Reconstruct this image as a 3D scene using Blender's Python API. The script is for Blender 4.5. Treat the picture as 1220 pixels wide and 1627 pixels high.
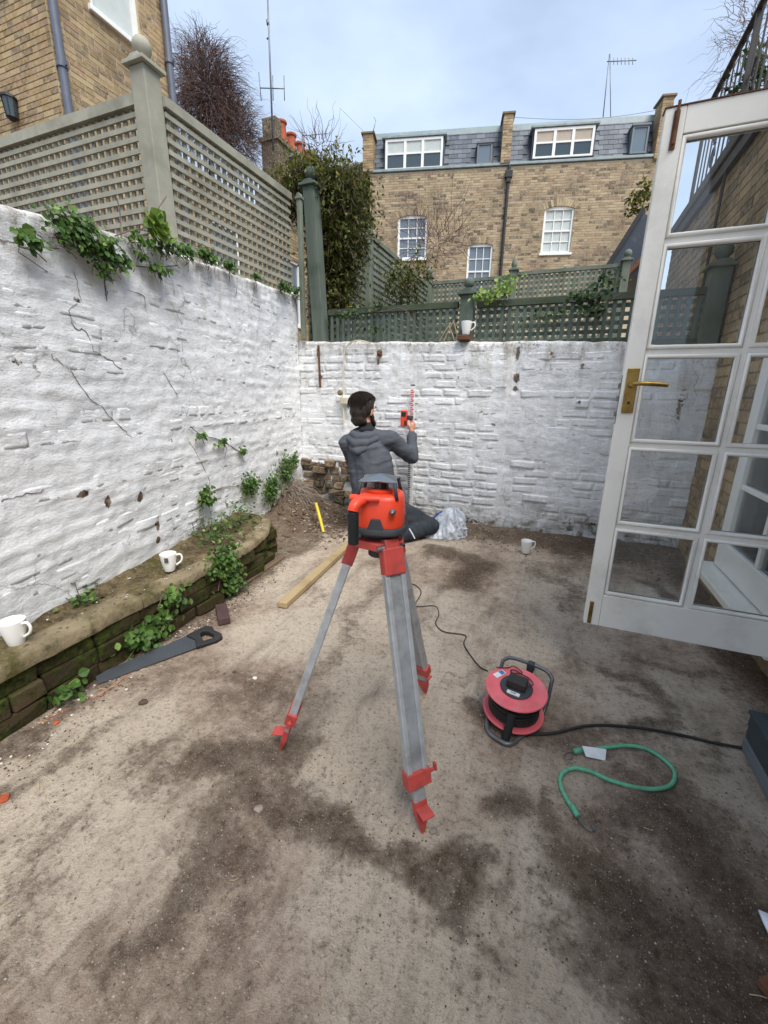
import bpy, bmesh, math, random
import numpy as np
from mathutils import Vector, Matrix
R=math.radians; PI=math.pi
random.seed(7); RNG=np.random.RandomState(7)
scn=bpy.context.scene
for o in list(bpy.data.objects): bpy.data.objects.remove(o)
C=scn.collection

# ------------------------------------------------------------------ camera
FPX,PITCH,ROLL,YAW,CAMH=665.0,R(15.5),R(1.0),R(21.7),1.25
FW=np.array([-math.sin(YAW)*math.cos(PITCH),math.cos(YAW)*math.cos(PITCH),-math.sin(PITCH)])
RT0=np.array([math.cos(YAW),math.sin(YAW),0.]); UP0=np.cross(RT0,FW)
RT=RT0*math.cos(ROLL)+UP0*math.sin(ROLL); UP=UP0*math.cos(ROLL)-RT0*math.sin(ROLL)
CAM=np.array([0,0,CAMH])
cd=bpy.data.cameras.new('camera'); cam=bpy.data.objects.new('camera',cd); C.objects.link(cam)
m3=Matrix(((RT[0],UP[0],-FW[0]),(RT[1],UP[1],-FW[1]),(RT[2],UP[2],-FW[2])))
cam.matrix_world=Matrix.Translation(CAM)@m3.to_4x4()
cd.sensor_fit='HORIZONTAL'; cd.sensor_width=36; cd.lens=FPX/1220*36; cd.clip_start=.02; cd.clip_end=900
scn.camera=cam
# ------------------------------------------------------------------ sky, sun, exposure
SUN_EL,SUN_AZ=R(56),R(130)      # azimuth clockwise from +Y
w=bpy.data.worlds.new('World'); scn.world=w; w.use_nodes=True
nt=w.node_tree; nt.nodes.clear()
def wn(t,**k):
    n=nt.nodes.new(t)
    for a,b in k.items(): setattr(n,a,b)
    return n
sky=wn('ShaderNodeTexSky',sky_type='NISHITA',sun_disc=False,sun_elevation=SUN_EL,sun_rotation=SUN_AZ,air_density=1.2,dust_density=1.0,ozone_density=1.6)
tc=wn('ShaderNodeTexCoord'); mp=wn('ShaderNodeMapping'); mp.inputs['Scale'].default_value=(1.1,1.1,2.6)
no=wn('ShaderNodeTexNoise'); no.inputs['Scale'].default_value=1.5; no.inputs['Detail'].default_value=5; no.inputs['Roughness'].default_value=.52
rp=wn('ShaderNodeValToRGB'); rp.color_ramp.elements[0].position=.34; rp.color_ramp.elements[0].color=(.38,.38,.38,1); rp.color_ramp.elements[1].position=.70; rp.color_ramp.elements[1].color=(.96,.96,.96,1)
cl=wn('ShaderNodeRGB'); cl.outputs[0].default_value=(6.2,7.5,9.6,1)
mx=wn('ShaderNodeMix',data_type='RGBA')
bg=wn('ShaderNodeBackground'); bg.inputs['Strength'].default_value=.057
ou=wn('ShaderNodeOutputWorld')
L=nt.links.new
L(tc.outputs['Generated'],mp.inputs[0]); L(mp.outputs[0],no.inputs['Vector']); L(no.outputs['Fac'],rp.inputs[0])
L(rp.outputs[0],mx.inputs['Factor']); L(sky.outputs[0],mx.inputs['A']); L(cl.outputs[0],mx.inputs['B'])
L(mx.outputs['Result'],bg.inputs[0]); L(bg.outputs[0],ou.inputs[0])
sd=bpy.data.lights.new('sun','SUN'); sd.energy=2.0; sd.angle=R(36); sd.color=(1,.96,.90)
so=bpy.data.objects.new('sun',sd); C.objects.link(so)
sdir=Vector((math.sin(SUN_AZ)*math.cos(SUN_EL),math.cos(SUN_AZ)*math.cos(SUN_EL),math.sin(SUN_EL)))
so.rotation_euler=sdir.to_track_quat('Z','Y').to_euler(); so.location=(0,0,20)
vs=scn.view_settings; vs.view_transform='Standard'; vs.look='None'; vs.gamma=1; vs.exposure=1.25; vs.use_curve_mapping=False

# ------------------------------------------------------------------ helpers
def ray(x,y): return FW+RT*((x-610)/FPX)-UP*((y-813.5)/FPX)
def atY(x,y,Y): r=ray(x,y); return CAM+r*(Y/r[1])
def atX(x,y,X): r=ray(x,y); return CAM+r*(X/r[0])
def atZ(x,y,z=0.): r=ray(x,y); return CAM+r*((z-CAMH)/r[2])
def proj(P):
    d=np.asarray(P,float)-CAM; z=d@FW
    return 610+FPX*(d@RT)/z,813.5-FPX*(d@UP)/z,z
def lin(h):
    v=[int(h[i:i+2],16)/255 for i in (0,2,4)]
    return tuple(((c+.055)/1.055)**2.4 if c>.04045 else c/12.92 for c in v)
def _hash(ix,iy,s):
    h=np.sin(ix*127.1+iy*311.7+s*74.7)*43758.5453
    return h-np.floor(h)
def vnoise(x,y,s=0):
    x=np.asarray(x,float); y=np.asarray(y,float)
    ix=np.floor(x); iy=np.floor(y); fx=x-ix; fy=y-iy
    fx=fx*fx*(3-2*fx); fy=fy*fy*(3-2*fy)
    a=_hash(ix,iy,s); b=_hash(ix+1,iy,s); c=_hash(ix,iy+1,s); d=_hash(ix+1,iy+1,s)
    return (a*(1-fx)+b*fx)*(1-fy)+(c*(1-fx)+d*fx)*fy*1.0
def fbm(x,y,s=0,o=4,g=.5):
    t=0;a=1;n=0
    for k in range(o):
        t=t+a*(vnoise(np.asarray(x)*2**k+k*17.3,np.asarray(y)*2**k+k*9.1,s+k)-.5); n+=a; a*=g
    return t/n*2
def sstep(a,b,x):
    t=np.clip((x-a)/(b-a),0,1); return t*t*(3-2*t)

# ------------------------------------------------------------------ materials
class NT:
    def __init__(s,name):
        s.m=bpy.data.materials.new(name); s.m.use_nodes=True; s.t=s.m.node_tree
        s.b=s.t.nodes['Principled BSDF']; s.out=s.t.nodes['Material Output']
    def n(s,t,**k):
        n=s.t.nodes.new(t)
        for a,b in k.items(): setattr(n,a,b)
        return n
    def l(s,a,b): s.t.links.new(a,b)
    def pos(s): return s.n('ShaderNodeNewGeometry').outputs['Position']
    def noise(s,scale,detail=4,rough=.55,vec=None,stretch=None):
        n=s.n('ShaderNodeTexNoise'); n.inputs['Scale'].default_value=scale; n.inputs['Detail'].default_value=detail; n.inputs['Roughness'].default_value=rough
        v=vec if vec is not None else s.pos()
        if stretch:
            mp=s.n('ShaderNodeMapping'); mp.inputs['Scale'].default_value=stretch; s.l(v,mp.inputs[0]); v=mp.outputs[0]
        s.l(v,n.inputs['Vector']); return n.outputs['Fac']
    def ramp(s,fac,stops,interp='LINEAR'):
        r=s.n('ShaderNodeValToRGB'); cr=r.color_ramp; cr.interpolation=interp
        while len(cr.elements)<len(stops): cr.elements.new(.5)
        for e,(p,c) in zip(cr.elements,stops):
            e.position=p; e.color=(c,c,c,1) if isinstance(c,(int,float)) else (*c,1)
        s.l(fac,r.inputs[0]); return r.outputs[0]
    def mix(s,f,a,b,blend='MIX'):
        n=s.n('ShaderNodeMix',data_type='RGBA',blend_type=blend)
        for i,v in (('Factor',f),('A',a),('B',b)):
            if isinstance(v,(int,float)): n.inputs[i].default_value=v if i=='Factor' else (v,v,v,1)
            elif isinstance(v,tuple): n.inputs[i].default_value=(*v,1)
            else: s.l(v,n.inputs[i])
        return n.outputs['Result']
    def math(s,op,a,b=0.,clamp=False):
        n=s.n('ShaderNodeMath',operation=op); n.use_clamp=clamp
        for i,v in enumerate((a,b)):
            if isinstance(v,(int,float)): n.inputs[i].default_value=v
            else: s.l(v,n.inputs[i])
        return n.outputs[0]
    def attr(s,name):
        n=s.n('ShaderNodeAttribute'); n.attribute_name=name; return n.outputs['Fac']
    def bump(s,h,strength=.5,dist=.01,prev=None):
        n=s.n('ShaderNodeBump'); n.inputs['Strength'].default_value=strength; n.inputs['Distance'].default_value=dist
        s.l(h,n.inputs['Height'])
        if prev is not None: s.l(prev,n.inputs['Normal'])
        return n.outputs[0]
    def fin(s,col,rough=.7,normal=None,metal=0,spec=.4):
        if isinstance(col,tuple): s.b.inputs['Base Color'].default_value=(*col,1)
        else: s.l(col,s.b.inputs['Base Color'])
        if isinstance(rough,(int,float)): s.b.inputs['Roughness'].default_value=rough
        else: s.l(rough,s.b.inputs['Roughness'])
        s.b.inputs['Metallic'].default_value=metal; s.b.inputs['Specular IOR Level'].default_value=spec
        if normal is not None: s.l(normal,s.b.inputs['Normal'])
        return s.m
def simple(name,col,rough=.6,var=.25,scale=20,metal=0,bump=.15,bscale=120,spec=.4,dirt=None,dirtscale=6,dirtamt=.5,stretch=None):
    t=NT(name)
    f=t.noise(scale,5,.6,stretch=stretch)
    c=t.mix(t.ramp(f,[(.3,0.),(.7,1.)]),tuple(x*(1-var) for x in col),tuple(min(1,x*(1+var)) for x in col))
    if dirt:
        d=t.ramp(t.noise(dirtscale,6,.65),[(.5,0.),(.68,dirtamt)])
        c=t.mix(d,c,dirt)
    nb=t.bump(t.noise(bscale,3,.6,stretch=stretch),bump,.004)
    rr=t.math('ADD',t.math('MULTIPLY',f,.3),rough-.15,True)
    return t.fin(c,rr,nb,metal,spec)

M={}
def wood_mat(name,col,stretch,var=.3,dirt=None,rough=.75):
    t=NT(name)
    f=t.noise(9,6,.65,stretch=stretch); g=t.noise(3,4,.6)
    c=t.mix(t.ramp(f,[(.3,0.),(.72,1.)]),tuple(x*(1-var) for x in col),tuple(x*(1+var) for x in col))
    rnd=t.n('ShaderNodeObjectInfo').outputs['Random']
    c=t.mix(t.math('MULTIPLY',rnd,.35),c,tuple(x*.6 for x in col))
    if dirt: c=t.mix(t.ramp(g,[(.5,0.),(.7,.55)]),c,dirt)
    return t.fin(c,rough,t.bump(f,.35,.004),spec=.25)
M['trellis_tan']=wood_mat('paint_sage_grey',lin('a09d8d'),(1,1,1),.16,dirt=lin('68665a'))
M['trellis_green']=wood_mat('paint_dark_green',lin('5d675d'),(1,1,.15),.35,dirt=lin('3b4336'))
M['trellis_far']=wood_mat('paint_grey_green',lin('737a6c'),(1,1,.3),.3,dirt=lin('454c3a'))
M['rail_mossy']=wood_mat('rail_mossy',lin('4a5244'),(.3,1,1),.4,dirt=lin('3d4a22'))

def white_paint():
    t=NT('white_masonry_paint')
    p=t.pos(); sp=t.n('ShaderNodeSeparateXYZ'); t.l(p,sp.inputs[0]); z=sp.outputs['Z']
    big=t.noise(1.3,4,.6); mid=t.noise(7,6,.65); fine=t.noise(45,5,.7); streak=t.noise(5,5,.65,stretch=(2.2,2.2,.35))
    c=t.mix(t.ramp(big,[(.3,0.),(.75,1.)]),lin('e6e8ea'),lin('f2f2f2'))
    c=t.mix(t.ramp(mid,[(.55,0.),(.78,.36)]),c,lin('b3b0a8'))
    c=t.mix(t.ramp(streak,[(.58,0.),(.78,.35)]),c,lin('9f9a8c'))
    # grime rising from the foot
    foot=t.math('MULTIPLY',t.ramp(z,[(.0,1.),(.42,0.)]),t.ramp(t.noise(6,6,.7),[(.38,0.),(.62,1.)]))
    c=t.mix(t.math('MULTIPLY',foot,.8),c,lin('71695a'))
    gm=t.math('MULTIPLY',t.ramp(z,[(.05,1.),(.36,0.)]),t.ramp(t.noise(10,6,.7),[(.5,0.),(.66,1.)]))
    c=t.mix(gm,c,lin('4b4630'))
    # painted-on bare patches (flaked paint) from the mesh
    bare=t.math('ADD',t.math('MULTIPLY',t.attr('bare'),1.25),t.math('MULTIPLY',t.math('SUBTRACT',t.noise(38,6,.75),.5),1.5))
    bm=t.ramp(bare,[(.44,0.),(.56,1.)])
    bc=t.mix(t.ramp(t.noise(30,4,.6),[(.4,0.),(.6,1.)]),lin('3a3029'),lin('8a7561'))
    c=t.mix(t.math('MULTIPLY',bm,t.ramp(t.attr('bare'),[(.02,0.),(.12,1.)])),c,bc)
    gr_=t.math('MULTIPLY',t.attr('grime'),t.ramp(t.noise(8,7,.72,stretch=(1.5,1.5,.6)),[(.36,0.),(.62,1.)]))
    c=t.mix(t.math('MULTIPLY',gr_,.75),c,lin('8d8473'))
    gs=t.math('MULTIPLY',t.attr('grime'),t.ramp(t.noise(40,6,.75),[(.56,0.),(.64,1.)]))
    c=t.mix(t.math('MULTIPLY',gs,.85),c,lin('5d5346'))
    # sparse flakes anywhere
    fl=t.ramp(t.noise(16,7,.75),[(.715,0.),(.73,1.)])
    c=t.mix(t.math('MULTIPLY',fl,.8),c,lin('5a5048'))
    # hairline cracks
    v=t.n('ShaderNodeTexVoronoi',feature='DISTANCE_TO_EDGE'); v.inputs['Scale'].default_value=2.6
    wv=t.n('ShaderNodeMix',data_type='RGBA'); 
    nz=t.n('ShaderNodeTexNoise'); nz.inputs['Scale'].default_value=6; nz.inputs['Detail'].default_value=5; t.l(p,nz.inputs['Vector'])
    va=t.n('ShaderNodeVectorMath',operation='MULTIPLY_ADD'); va.inputs[1].default_value=(.25,.25,.25); t.l(nz.outputs['Color'],va.inputs[0]); t.l(p,va.inputs[2])
    t.l(va.outputs[0],v.inputs['Vector'])
    cr=t.math('MULTIPLY',t.ramp(v.outputs['Distance'],[(.0,1.),(.012,0.)]),t.ramp(t.noise(1.7,3,.5),[(.54,0.),(.62,1.)]))
    c=t.mix(t.math('MULTIPLY',cr,.6),c,lin('6a645c'))
    crust=t.noise(19,9,.76,stretch=(1.,1.,2.4))
    h=t.math('ADD',t.math('MULTIPLY',crust,.8),t.math('MULTIPLY',fine,.3))
    n=t.bump(h,.85,.013)
    n=t.bump(t.noise(130,5,.65),.4,.004,n)
    return t.fin(c,.72,n,spec=.3)
M['white']=white_paint()

def brick_mat(name,stops,attr=False,grime=lin('4a4034'),bump=.5,gr=.6):
    t=NT(name)
    rnd=t.attr('tint') if attr else t.n('ShaderNodeObjectInfo').outputs['Random']
    c=t.ramp(rnd,stops)
    c=t.mix(t.ramp(t.noise(22,6,.72),[(.38,0.),(.66,.7)]),c,lin('b8a98e'))
    c=t.mix(t.ramp(t.noise(1.1,5,.65),[(.48,0.),(.72,gr)]),c,grime)
    return t.fin(c,.85,t.bump(t.noise(60,5,.65),bump,.006),spec=.2)
STOCK=[(0.,lin('3c322b')),(.14,lin('5c4c3e')),(.24,lin('948266')),(.38,lin('a3906f')),(.55,lin('9a8669')),(.70,lin('b5a385')),(.84,lin('917762')),(.93,lin('876855')),(1.,lin('807262'))]
STOCKB=[(0.,lin('665440')),(.2,lin('8d744e')),(.45,lin('a0855a')),(.7,lin('b09a72')),(.9,lin('957156')),(1.,lin('7a6a59'))]
STOCKR=[(0.,lin('4a3d30')),(.25,lin('7d6443')),(.5,lin('92784e')),(.75,lin('a58b60')),(1.,lin('80603f'))]
DARKB=[(0.,lin('2b221b')),(.4,lin('4a382b')),(.7,lin('5f4233')),(1.,lin('6d5f50'))]
for k,s_ in (('far',STOCK),('left',STOCKB),('right',STOCKR),('rubble',DARKB)):
    M['brick_'+k]=brick_mat('brick_'+k,s_); M['brickm_'+k]=brick_mat('brick_mass_'+k,s_,True)
def moss_brick():
    t=NT('mossy_brick')
    c=t.ramp(t.n('ShaderNodeObjectInfo').outputs['Random'],[(0.,lin('332b20')),(.5,lin('4a3f2d')),(1.,lin('5d503c'))])
    mo=t.ramp(t.noise(7,6,.7),[(.40,0.),(.56,1.)])
    c=t.mix(mo,c,t.mix(t.ramp(t.noise(40,3),[(.35,0.),(.65,1.)]),lin('20260f'),lin('444c20')))
    return t.fin(c,.92,t.bump(t.noise(70,6,.7),.8,.012),spec=.15)
M['moss_brick']=moss_brick()
def coping_mat():
    t=NT('mossy_coping')
    c=t.mix(t.ramp(t.noise(5,6,.7),[(.35,0.),(.68,1.)]),lin('756a54'),lin('9a8b70'))
    c=t.mix(t.ramp(t.noise(3.5,7,.72),[(.47,0.),(.64,.9)]),c,lin('47431f'))
    c=t.mix(t.ramp(t.noise(14,6,.72),[(.56,0.),(.7,.8)]),c,lin('33301f'))
    return t.fin(c,.9,t.bump(t.noise(60,7,.72),.7,.012),spec=.2)
M['coping']=coping_mat()
def earth_mat():
    t=NT('ledge_earth')
    c=t.mix(t.ramp(t.noise(9,8,.72),[(.38,0.),(.62,1.)]),lin('4a3f2f'),lin('857659'))
    c=t.mix(t.ramp(t.noise(5,7,.72),[(.5,0.),(.64,.85)]),c,lin('4b4a22'))
    c=t.mix(t.ramp(t.noise(60,5,.7),[(.56,0.),(.7,.7)]),c,lin('a99b7f'))
    return t.fin(c,.95,t.bump(t.noise(45,8,.75),1.,.02),spec=.15)
M['ledge_earth']=earth_mat()
M['mortar']=simple('lime_mortar',lin('b3a48a'),.9,.2,30,bump=.4)
M['mortar_pale']=simple('pale_lime_mortar',lin('b9ae9b'),.9,.15,30,bump=.4)
M['crackm']=simple('crack_dirt',lin('5a524a'),.95,.3,40)
M['mortar_dark']=simple('dark_mortar',lin('7b6c56'),.9,.3,30,bump=.4)
M['slate']=None
def slate_mat(attr):
    t=NT('slate'+('_mass' if attr else ''))
    rnd=t.attr('tint') if attr else t.n('ShaderNodeObjectInfo').outputs['Random']
    c=t.ramp(rnd,[(0.,lin('3b414c')),(.5,lin('4c535f')),(1.,lin('5f666f'))])
    c=t.mix(t.ramp(t.noise(3,5,.7),[(.5,0.),(.75,.5)]),c,lin('7d8a8c'))
    return t.fin(c,.55,t.bump(t.noise(40,4),.3,.004),spec=.4)
M['slate']=slate_mat(False); M['slate_mass']=slate_mat(True)
M['lead']=simple('lead_flashing',lin('8b9799'),.5,.25,4,bump=.1,dirt=lin('6e8f88'),dirtscale=2)
M['white_gloss']=simple('white_joinery_paint',lin('e4e4e0'),.35,.04,6,bump=.05,spec=.5)
M['door_paint']=simple('door_white_paint',lin('e8e5dc'),.38,.05,5,bump=.08,bscale=60,spec=.45,dirt=lin('b9b3a6'),dirtscale=3.5,dirtamt=.5)
M['window_grey']=simple('grey_window_frame',lin('6d7478'),.5,.1)
M['blind']=simple('pale_blind',lin('b9c0bd'),.8,.06,8)
M['blind_beige']=simple('beige_blind',lin('b0a496'),.8,.06,8)
M['pipe_grey']=simple('grey_downpipe_paint',lin('5a5f6c'),.45,.12,8,spec=.5)
M['pipe_dark']=simple('black_iron',lin('2e2d2d'),.5,.3,10)
M['terracotta']=simple('terracotta',lin('a6553a'),.8,.25,9,dirt=lin('5a3a2c'))
M['antenna']=simple('aluminium_antenna',lin('6f747a'),.45,.15,20,metal=.6)
M['twig']=simple('twig_brown',lin('6a5850'),.85,.3,14)
M['twig_red']=simple('twig_red_brown',lin('655049'),.85,.35,5)
M['root']=simple('grey_roots',lin('8d8072'),.9,.35,10)
M['bark']=simple('bark',lin('57493a'),.9,.35,30,bump=.6,bscale=40)
M['straw']=simple('dry_straw',lin('b8a17c'),.85,.3,30)
def leaf_mat(name,a,b,c_,rough=.5):
    t=NT(name)
    c=t.ramp(t.attr('tint'),[(0.,a),(.55,b),(1.,c_)])
    t.b.inputs['Subsurface Weight'].default_value=0
    m=t.fin(c,rough,spec=.35)
    tr=t.n('ShaderNodeBsdfTranslucent'); t.l(c,tr.inputs[0]); ms=t.n('ShaderNodeMixShader'); ms.inputs[0].default_value=.25
    t.l(t.b.outputs[0],ms.inputs[1]); t.l(tr.outputs[0],ms.inputs[2]); t.l(ms.outputs[0],t.out.inputs[0])
    return m
M['leaf']=leaf_mat('ivy_leaf',lin('2d451c'),lin('4f7030'),lin('86a056'))
M['leaf_bright']=leaf_mat('young_leaf',lin('56752f'),lin('7c9440'),lin('a9b562'))
M['leaf_bush']=leaf_mat('bush_leaf',lin('353d1a'),lin('646b30'),lin('98914e'),.6)
M['leaf_dark']=leaf_mat('dark_leaf',lin('1f2f16'),lin('33491f'),lin('5a6f30'))
M['bush_core']=simple('bush_painted_shade',lin('2b2616'),.95,.3,20)
M['soil']=simple('dark_soil',lin('4f4136'),.95,.4,18,bump=1.,bscale=45)
M['crumb']=simple('soil_crumbs',lin('5b4a3c'),.95,.45,12,bump=.5)
M['grit']=simple('pale_grit',lin('b8ad9c'),.85,.35,9)
M['brick_red']=simple('red_brick_fragment',lin('a8502f'),.85,.3,20,dirt=lin('5a4638'))
M['stone']=simple('grey_stone',lin('8f857a'),.85,.25,15)
M['flake']=simple('white_paint_flake',lin('cfcac0'),.8,.1,15)
M['pine']=wood_mat('pine_timber',lin('b09a74'),(1,.12,1),.25,dirt=lin('7d6648'))
M['oldwood']=wood_mat('weathered_batten',lin('75634f'),(1,.15,1),.3,dirt=lin('5a5044'))
M['darkbrick']=simple('dark_purple_brick',lin('4d3a38'),.85,.25,20,bump=.4)
M['yellow']=simple('yellow_plastic_pipe',lin('d8bd35'),.45,.15,20,dirt=lin('8a7340'))
M['ceramic']=simple('white_ceramic',lin('e9e8e4'),.18,.02,6,bump=.0,spec=.6)
M['tea']=simple('tea_dregs',lin('5a3d25'),.2,.2,20)
M['tagdark']=simple('dark_tag',lin('4a4a4c'),.6,.2,60)
M['laser_red']=simple('laser_orange_red',lin('ea4a2c'),.42,.07,10,bump=.05,spec=.5,dirt=lin('b5482f'),dirtscale=9,dirtamt=.35)
M['laser_black']=simple('laser_rubber_black',lin('3a3d40'),.6,.2,15,bump=.15)
M['laser_grip']=simple('ribbed_grip_black',lin('1f2224'),.65,.2,30,bump=.3)
M['laser_metal']=simple('laser_cap_metal',lin('8d9194'),.32,.15,12,metal=.85,bump=.05)
M['laser_glass']=simple('laser_smoked_window',lin('2a2426'),.12,.1,8,bump=0,spec=.6)
M['ali']=simple('tripod_aluminium',lin('b9bdc0'),.42,.14,25,metal=.35,bump=.12,dirt=lin('6f6b66'),dirtscale=8,dirtamt=.5)
M['ali_dark']=simple('tripod_aluminium_worn',lin('a2a6a9'),.48,.16,25,metal=.3,bump=.12,dirt=lin('5f5a52'),dirtscale=8,dirtamt=.5)
M['tripod_red']=simple('tripod_red_paint',lin('bd4a44'),.5,.14,14,bump=.12,dirt=lin('6a4a40'),dirtscale=22,dirtamt=.65)
M['reel_red']=simple('reel_red_plastic',lin('de666d'),.48,.12,14,bump=.08,dirt=lin('c98f8c'),dirtscale=6,dirtamt=.55)
M['cable']=simple('black_cable',lin('2c2a29'),.6,.25,25,bump=.1)
M['reel_tube']=simple('reel_tube_steel',lin('6f7173'),.45,.2,25,metal=.6,dirt=lin('5a4c42'),dirtscale=12)
M['sticker']=simple('white_sticker',lin('d6dad9'),.5,.08,30)
M['sticker_blue']=simple('blue_sticker',lin('4a74a5'),.5,.3,60)
M['bungee']=simple('green_bungee_cover',lin('62ab88'),.7,.2,60,bump=.4,bscale=300,dirt=lin('5f7a62'),dirtscale=14)
M['steel']=simple('dull_steel',lin('7d7d7c'),.4,.2,30,metal=.8)
M['brass']=simple('aged_brass',lin('9b7f45'),.38,.25,22,metal=.85,dirt=lin('54401f'),dirtscale=18)
M['rust']=simple('rusty_iron',lin('6a4630'),.85,.4,25,bump=.5,dirt=lin('3a2a20'),dirtscale=20)
M['planter']=wood_mat('slate_blue_planter_paint',lin('3e474c'),(1,.2,1),.15,rough=.6)
M['planter_low']=wood_mat('grey_planter_base',lin('6e7578'),(1,.2,1),.15,rough=.7)
M['saw']=simple('saw_blade_dark',lin('43474c'),.45,.15,8,bump=.08)
M['saw_handle']=simple('saw_handle_black',lin('2a2a2b'),.6,.2,12)
M['hoodie']=simple('grey_hoodie_cloth',lin('52555c'),.92,.12,14,bump=.4,bscale=260,spec=.15)
M['jeans']=simple('dark_work_trousers',lin('33383f'),.9,.25,10,bump=.4,bscale=220,spec=.15,dirt=lin('54524e'),dirtscale=7)
M['hair']=simple('dark_brown_hair',lin('2b221d'),.55,.4,40,bump=.6,bscale=160,stretch=(3,3,.5),spec=.35)
M['skin']=simple('skin',lin('c38f78'),.55,.1,12,bump=.1,spec=.4)
M['collar']=simple('dark_undershirt',lin('1f2126'),.9,.15,20)
M['boot']=simple('dark_boot',lin('2f2b28'),.75,.3,20)
M['trim_white']=simple('reflective_trim',lin('c7ccd0'),.5,.05)
M['staff_white']=simple('staff_white',lin('d9dada'),.45,.06,10)
M['staff_red']=simple('staff_red_mark',lin('c22f35'),.5,.1,10)
M['staff_black']=simple('staff_black_mark',lin('24272c'),.5,.1,10)
M['screen']=simple('lcd_screen',lin('474a46'),.25,.1,10)
M['white_plastic']=simple('white_plastic_sheet',lin('e2e8f0'),.3,.05,6)
M['blue_cloth']=simple('blue_nylon',lin('2b3f8f'),.6,.25,12,bump=.4,bscale=90)
M['ivory']=simple('ivory_plastic',lin('cfc6ad'),.5,.1,12,dirt=lin('a09473'),dirtscale=15)
M['black_lamp']=simple('black_lantern',lin('2a2b2a'),.5,.2)
M['railing']=simple('black_iron_railing',lin('34302f'),.55,.3,20)
def glass_mat(name,tint,dirt,rough=.02,refl=1.):
    t=NT(name); t.t.nodes.remove(t.b)
    tr=t.n('ShaderNodeBsdfTransparent'); tr.inputs[0].default_value=(*tint,1)
    gl=t.n('ShaderNodeBsdfGlossy'); gl.inputs['Roughness'].default_value=rough
    fr=t.n('ShaderNodeFresnel'); fr.inputs['IOR'].default_value=1.5
    ms=t.n('ShaderNodeMixShader'); t.l(t.math('MULTIPLY',fr.outputs[0],refl),ms.inputs[0]); t.l(tr.outputs[0],ms.inputs[1]); t.l(gl.outputs[0],ms.inputs[2])
    df=t.n('ShaderNodeBsdfDiffuse'); df.inputs[0].default_value=(.6,.6,.58,1)
    d=t.ramp(t.noise(7,6,.7,stretch=(2.,2.,.7)),[(.42,dirt*.3),(.75,dirt)])
    m2=t.n('ShaderNodeMixShader'); t.l(d,m2.inputs[0]); t.l(ms.outputs[0],m2.inputs[1]); t.l(df.outputs[0],m2.inputs[2]); t.l(m2.outputs[0],t.out.inputs[0])
    return t.m
M['glass']=glass_mat('door_glass',(.975,.985,.98),.05,refl=.9)
M['lens']=glass_mat('clear_lens',(.97,.97,.97),.0,refl=.6)
M['winglass']=NT('far_window_glass').fin(lin('66727c'),.08,spec=.9)
M['winglass_dark']=NT('dark_window_glass').fin(lin('3a474c'),.07,spec=.8)
def bag_mat():
    t=NT('clear_plastic_bag'); c=t.mix(t.ramp(t.noise(9,4,.6),[(.35,0.),(.65,1.)]),lin('b3bac4'),lin('e3e8ee'))
    t.fin(c,.22,t.bump(t.noise(22,5,.6),.5,.015),spec=.7)
    tr=t.n('ShaderNodeBsdfTransparent'); ms=t.n('ShaderNodeMixShader'); ms.inputs[0].default_value=.30
    t.l(t.b.outputs[0],ms.inputs[1]); t.l(tr.outputs[0],ms.inputs[2]); t.l(ms.outputs[0],t.out.inputs[0]); return t.m
M['bag']=bag_mat()

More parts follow.
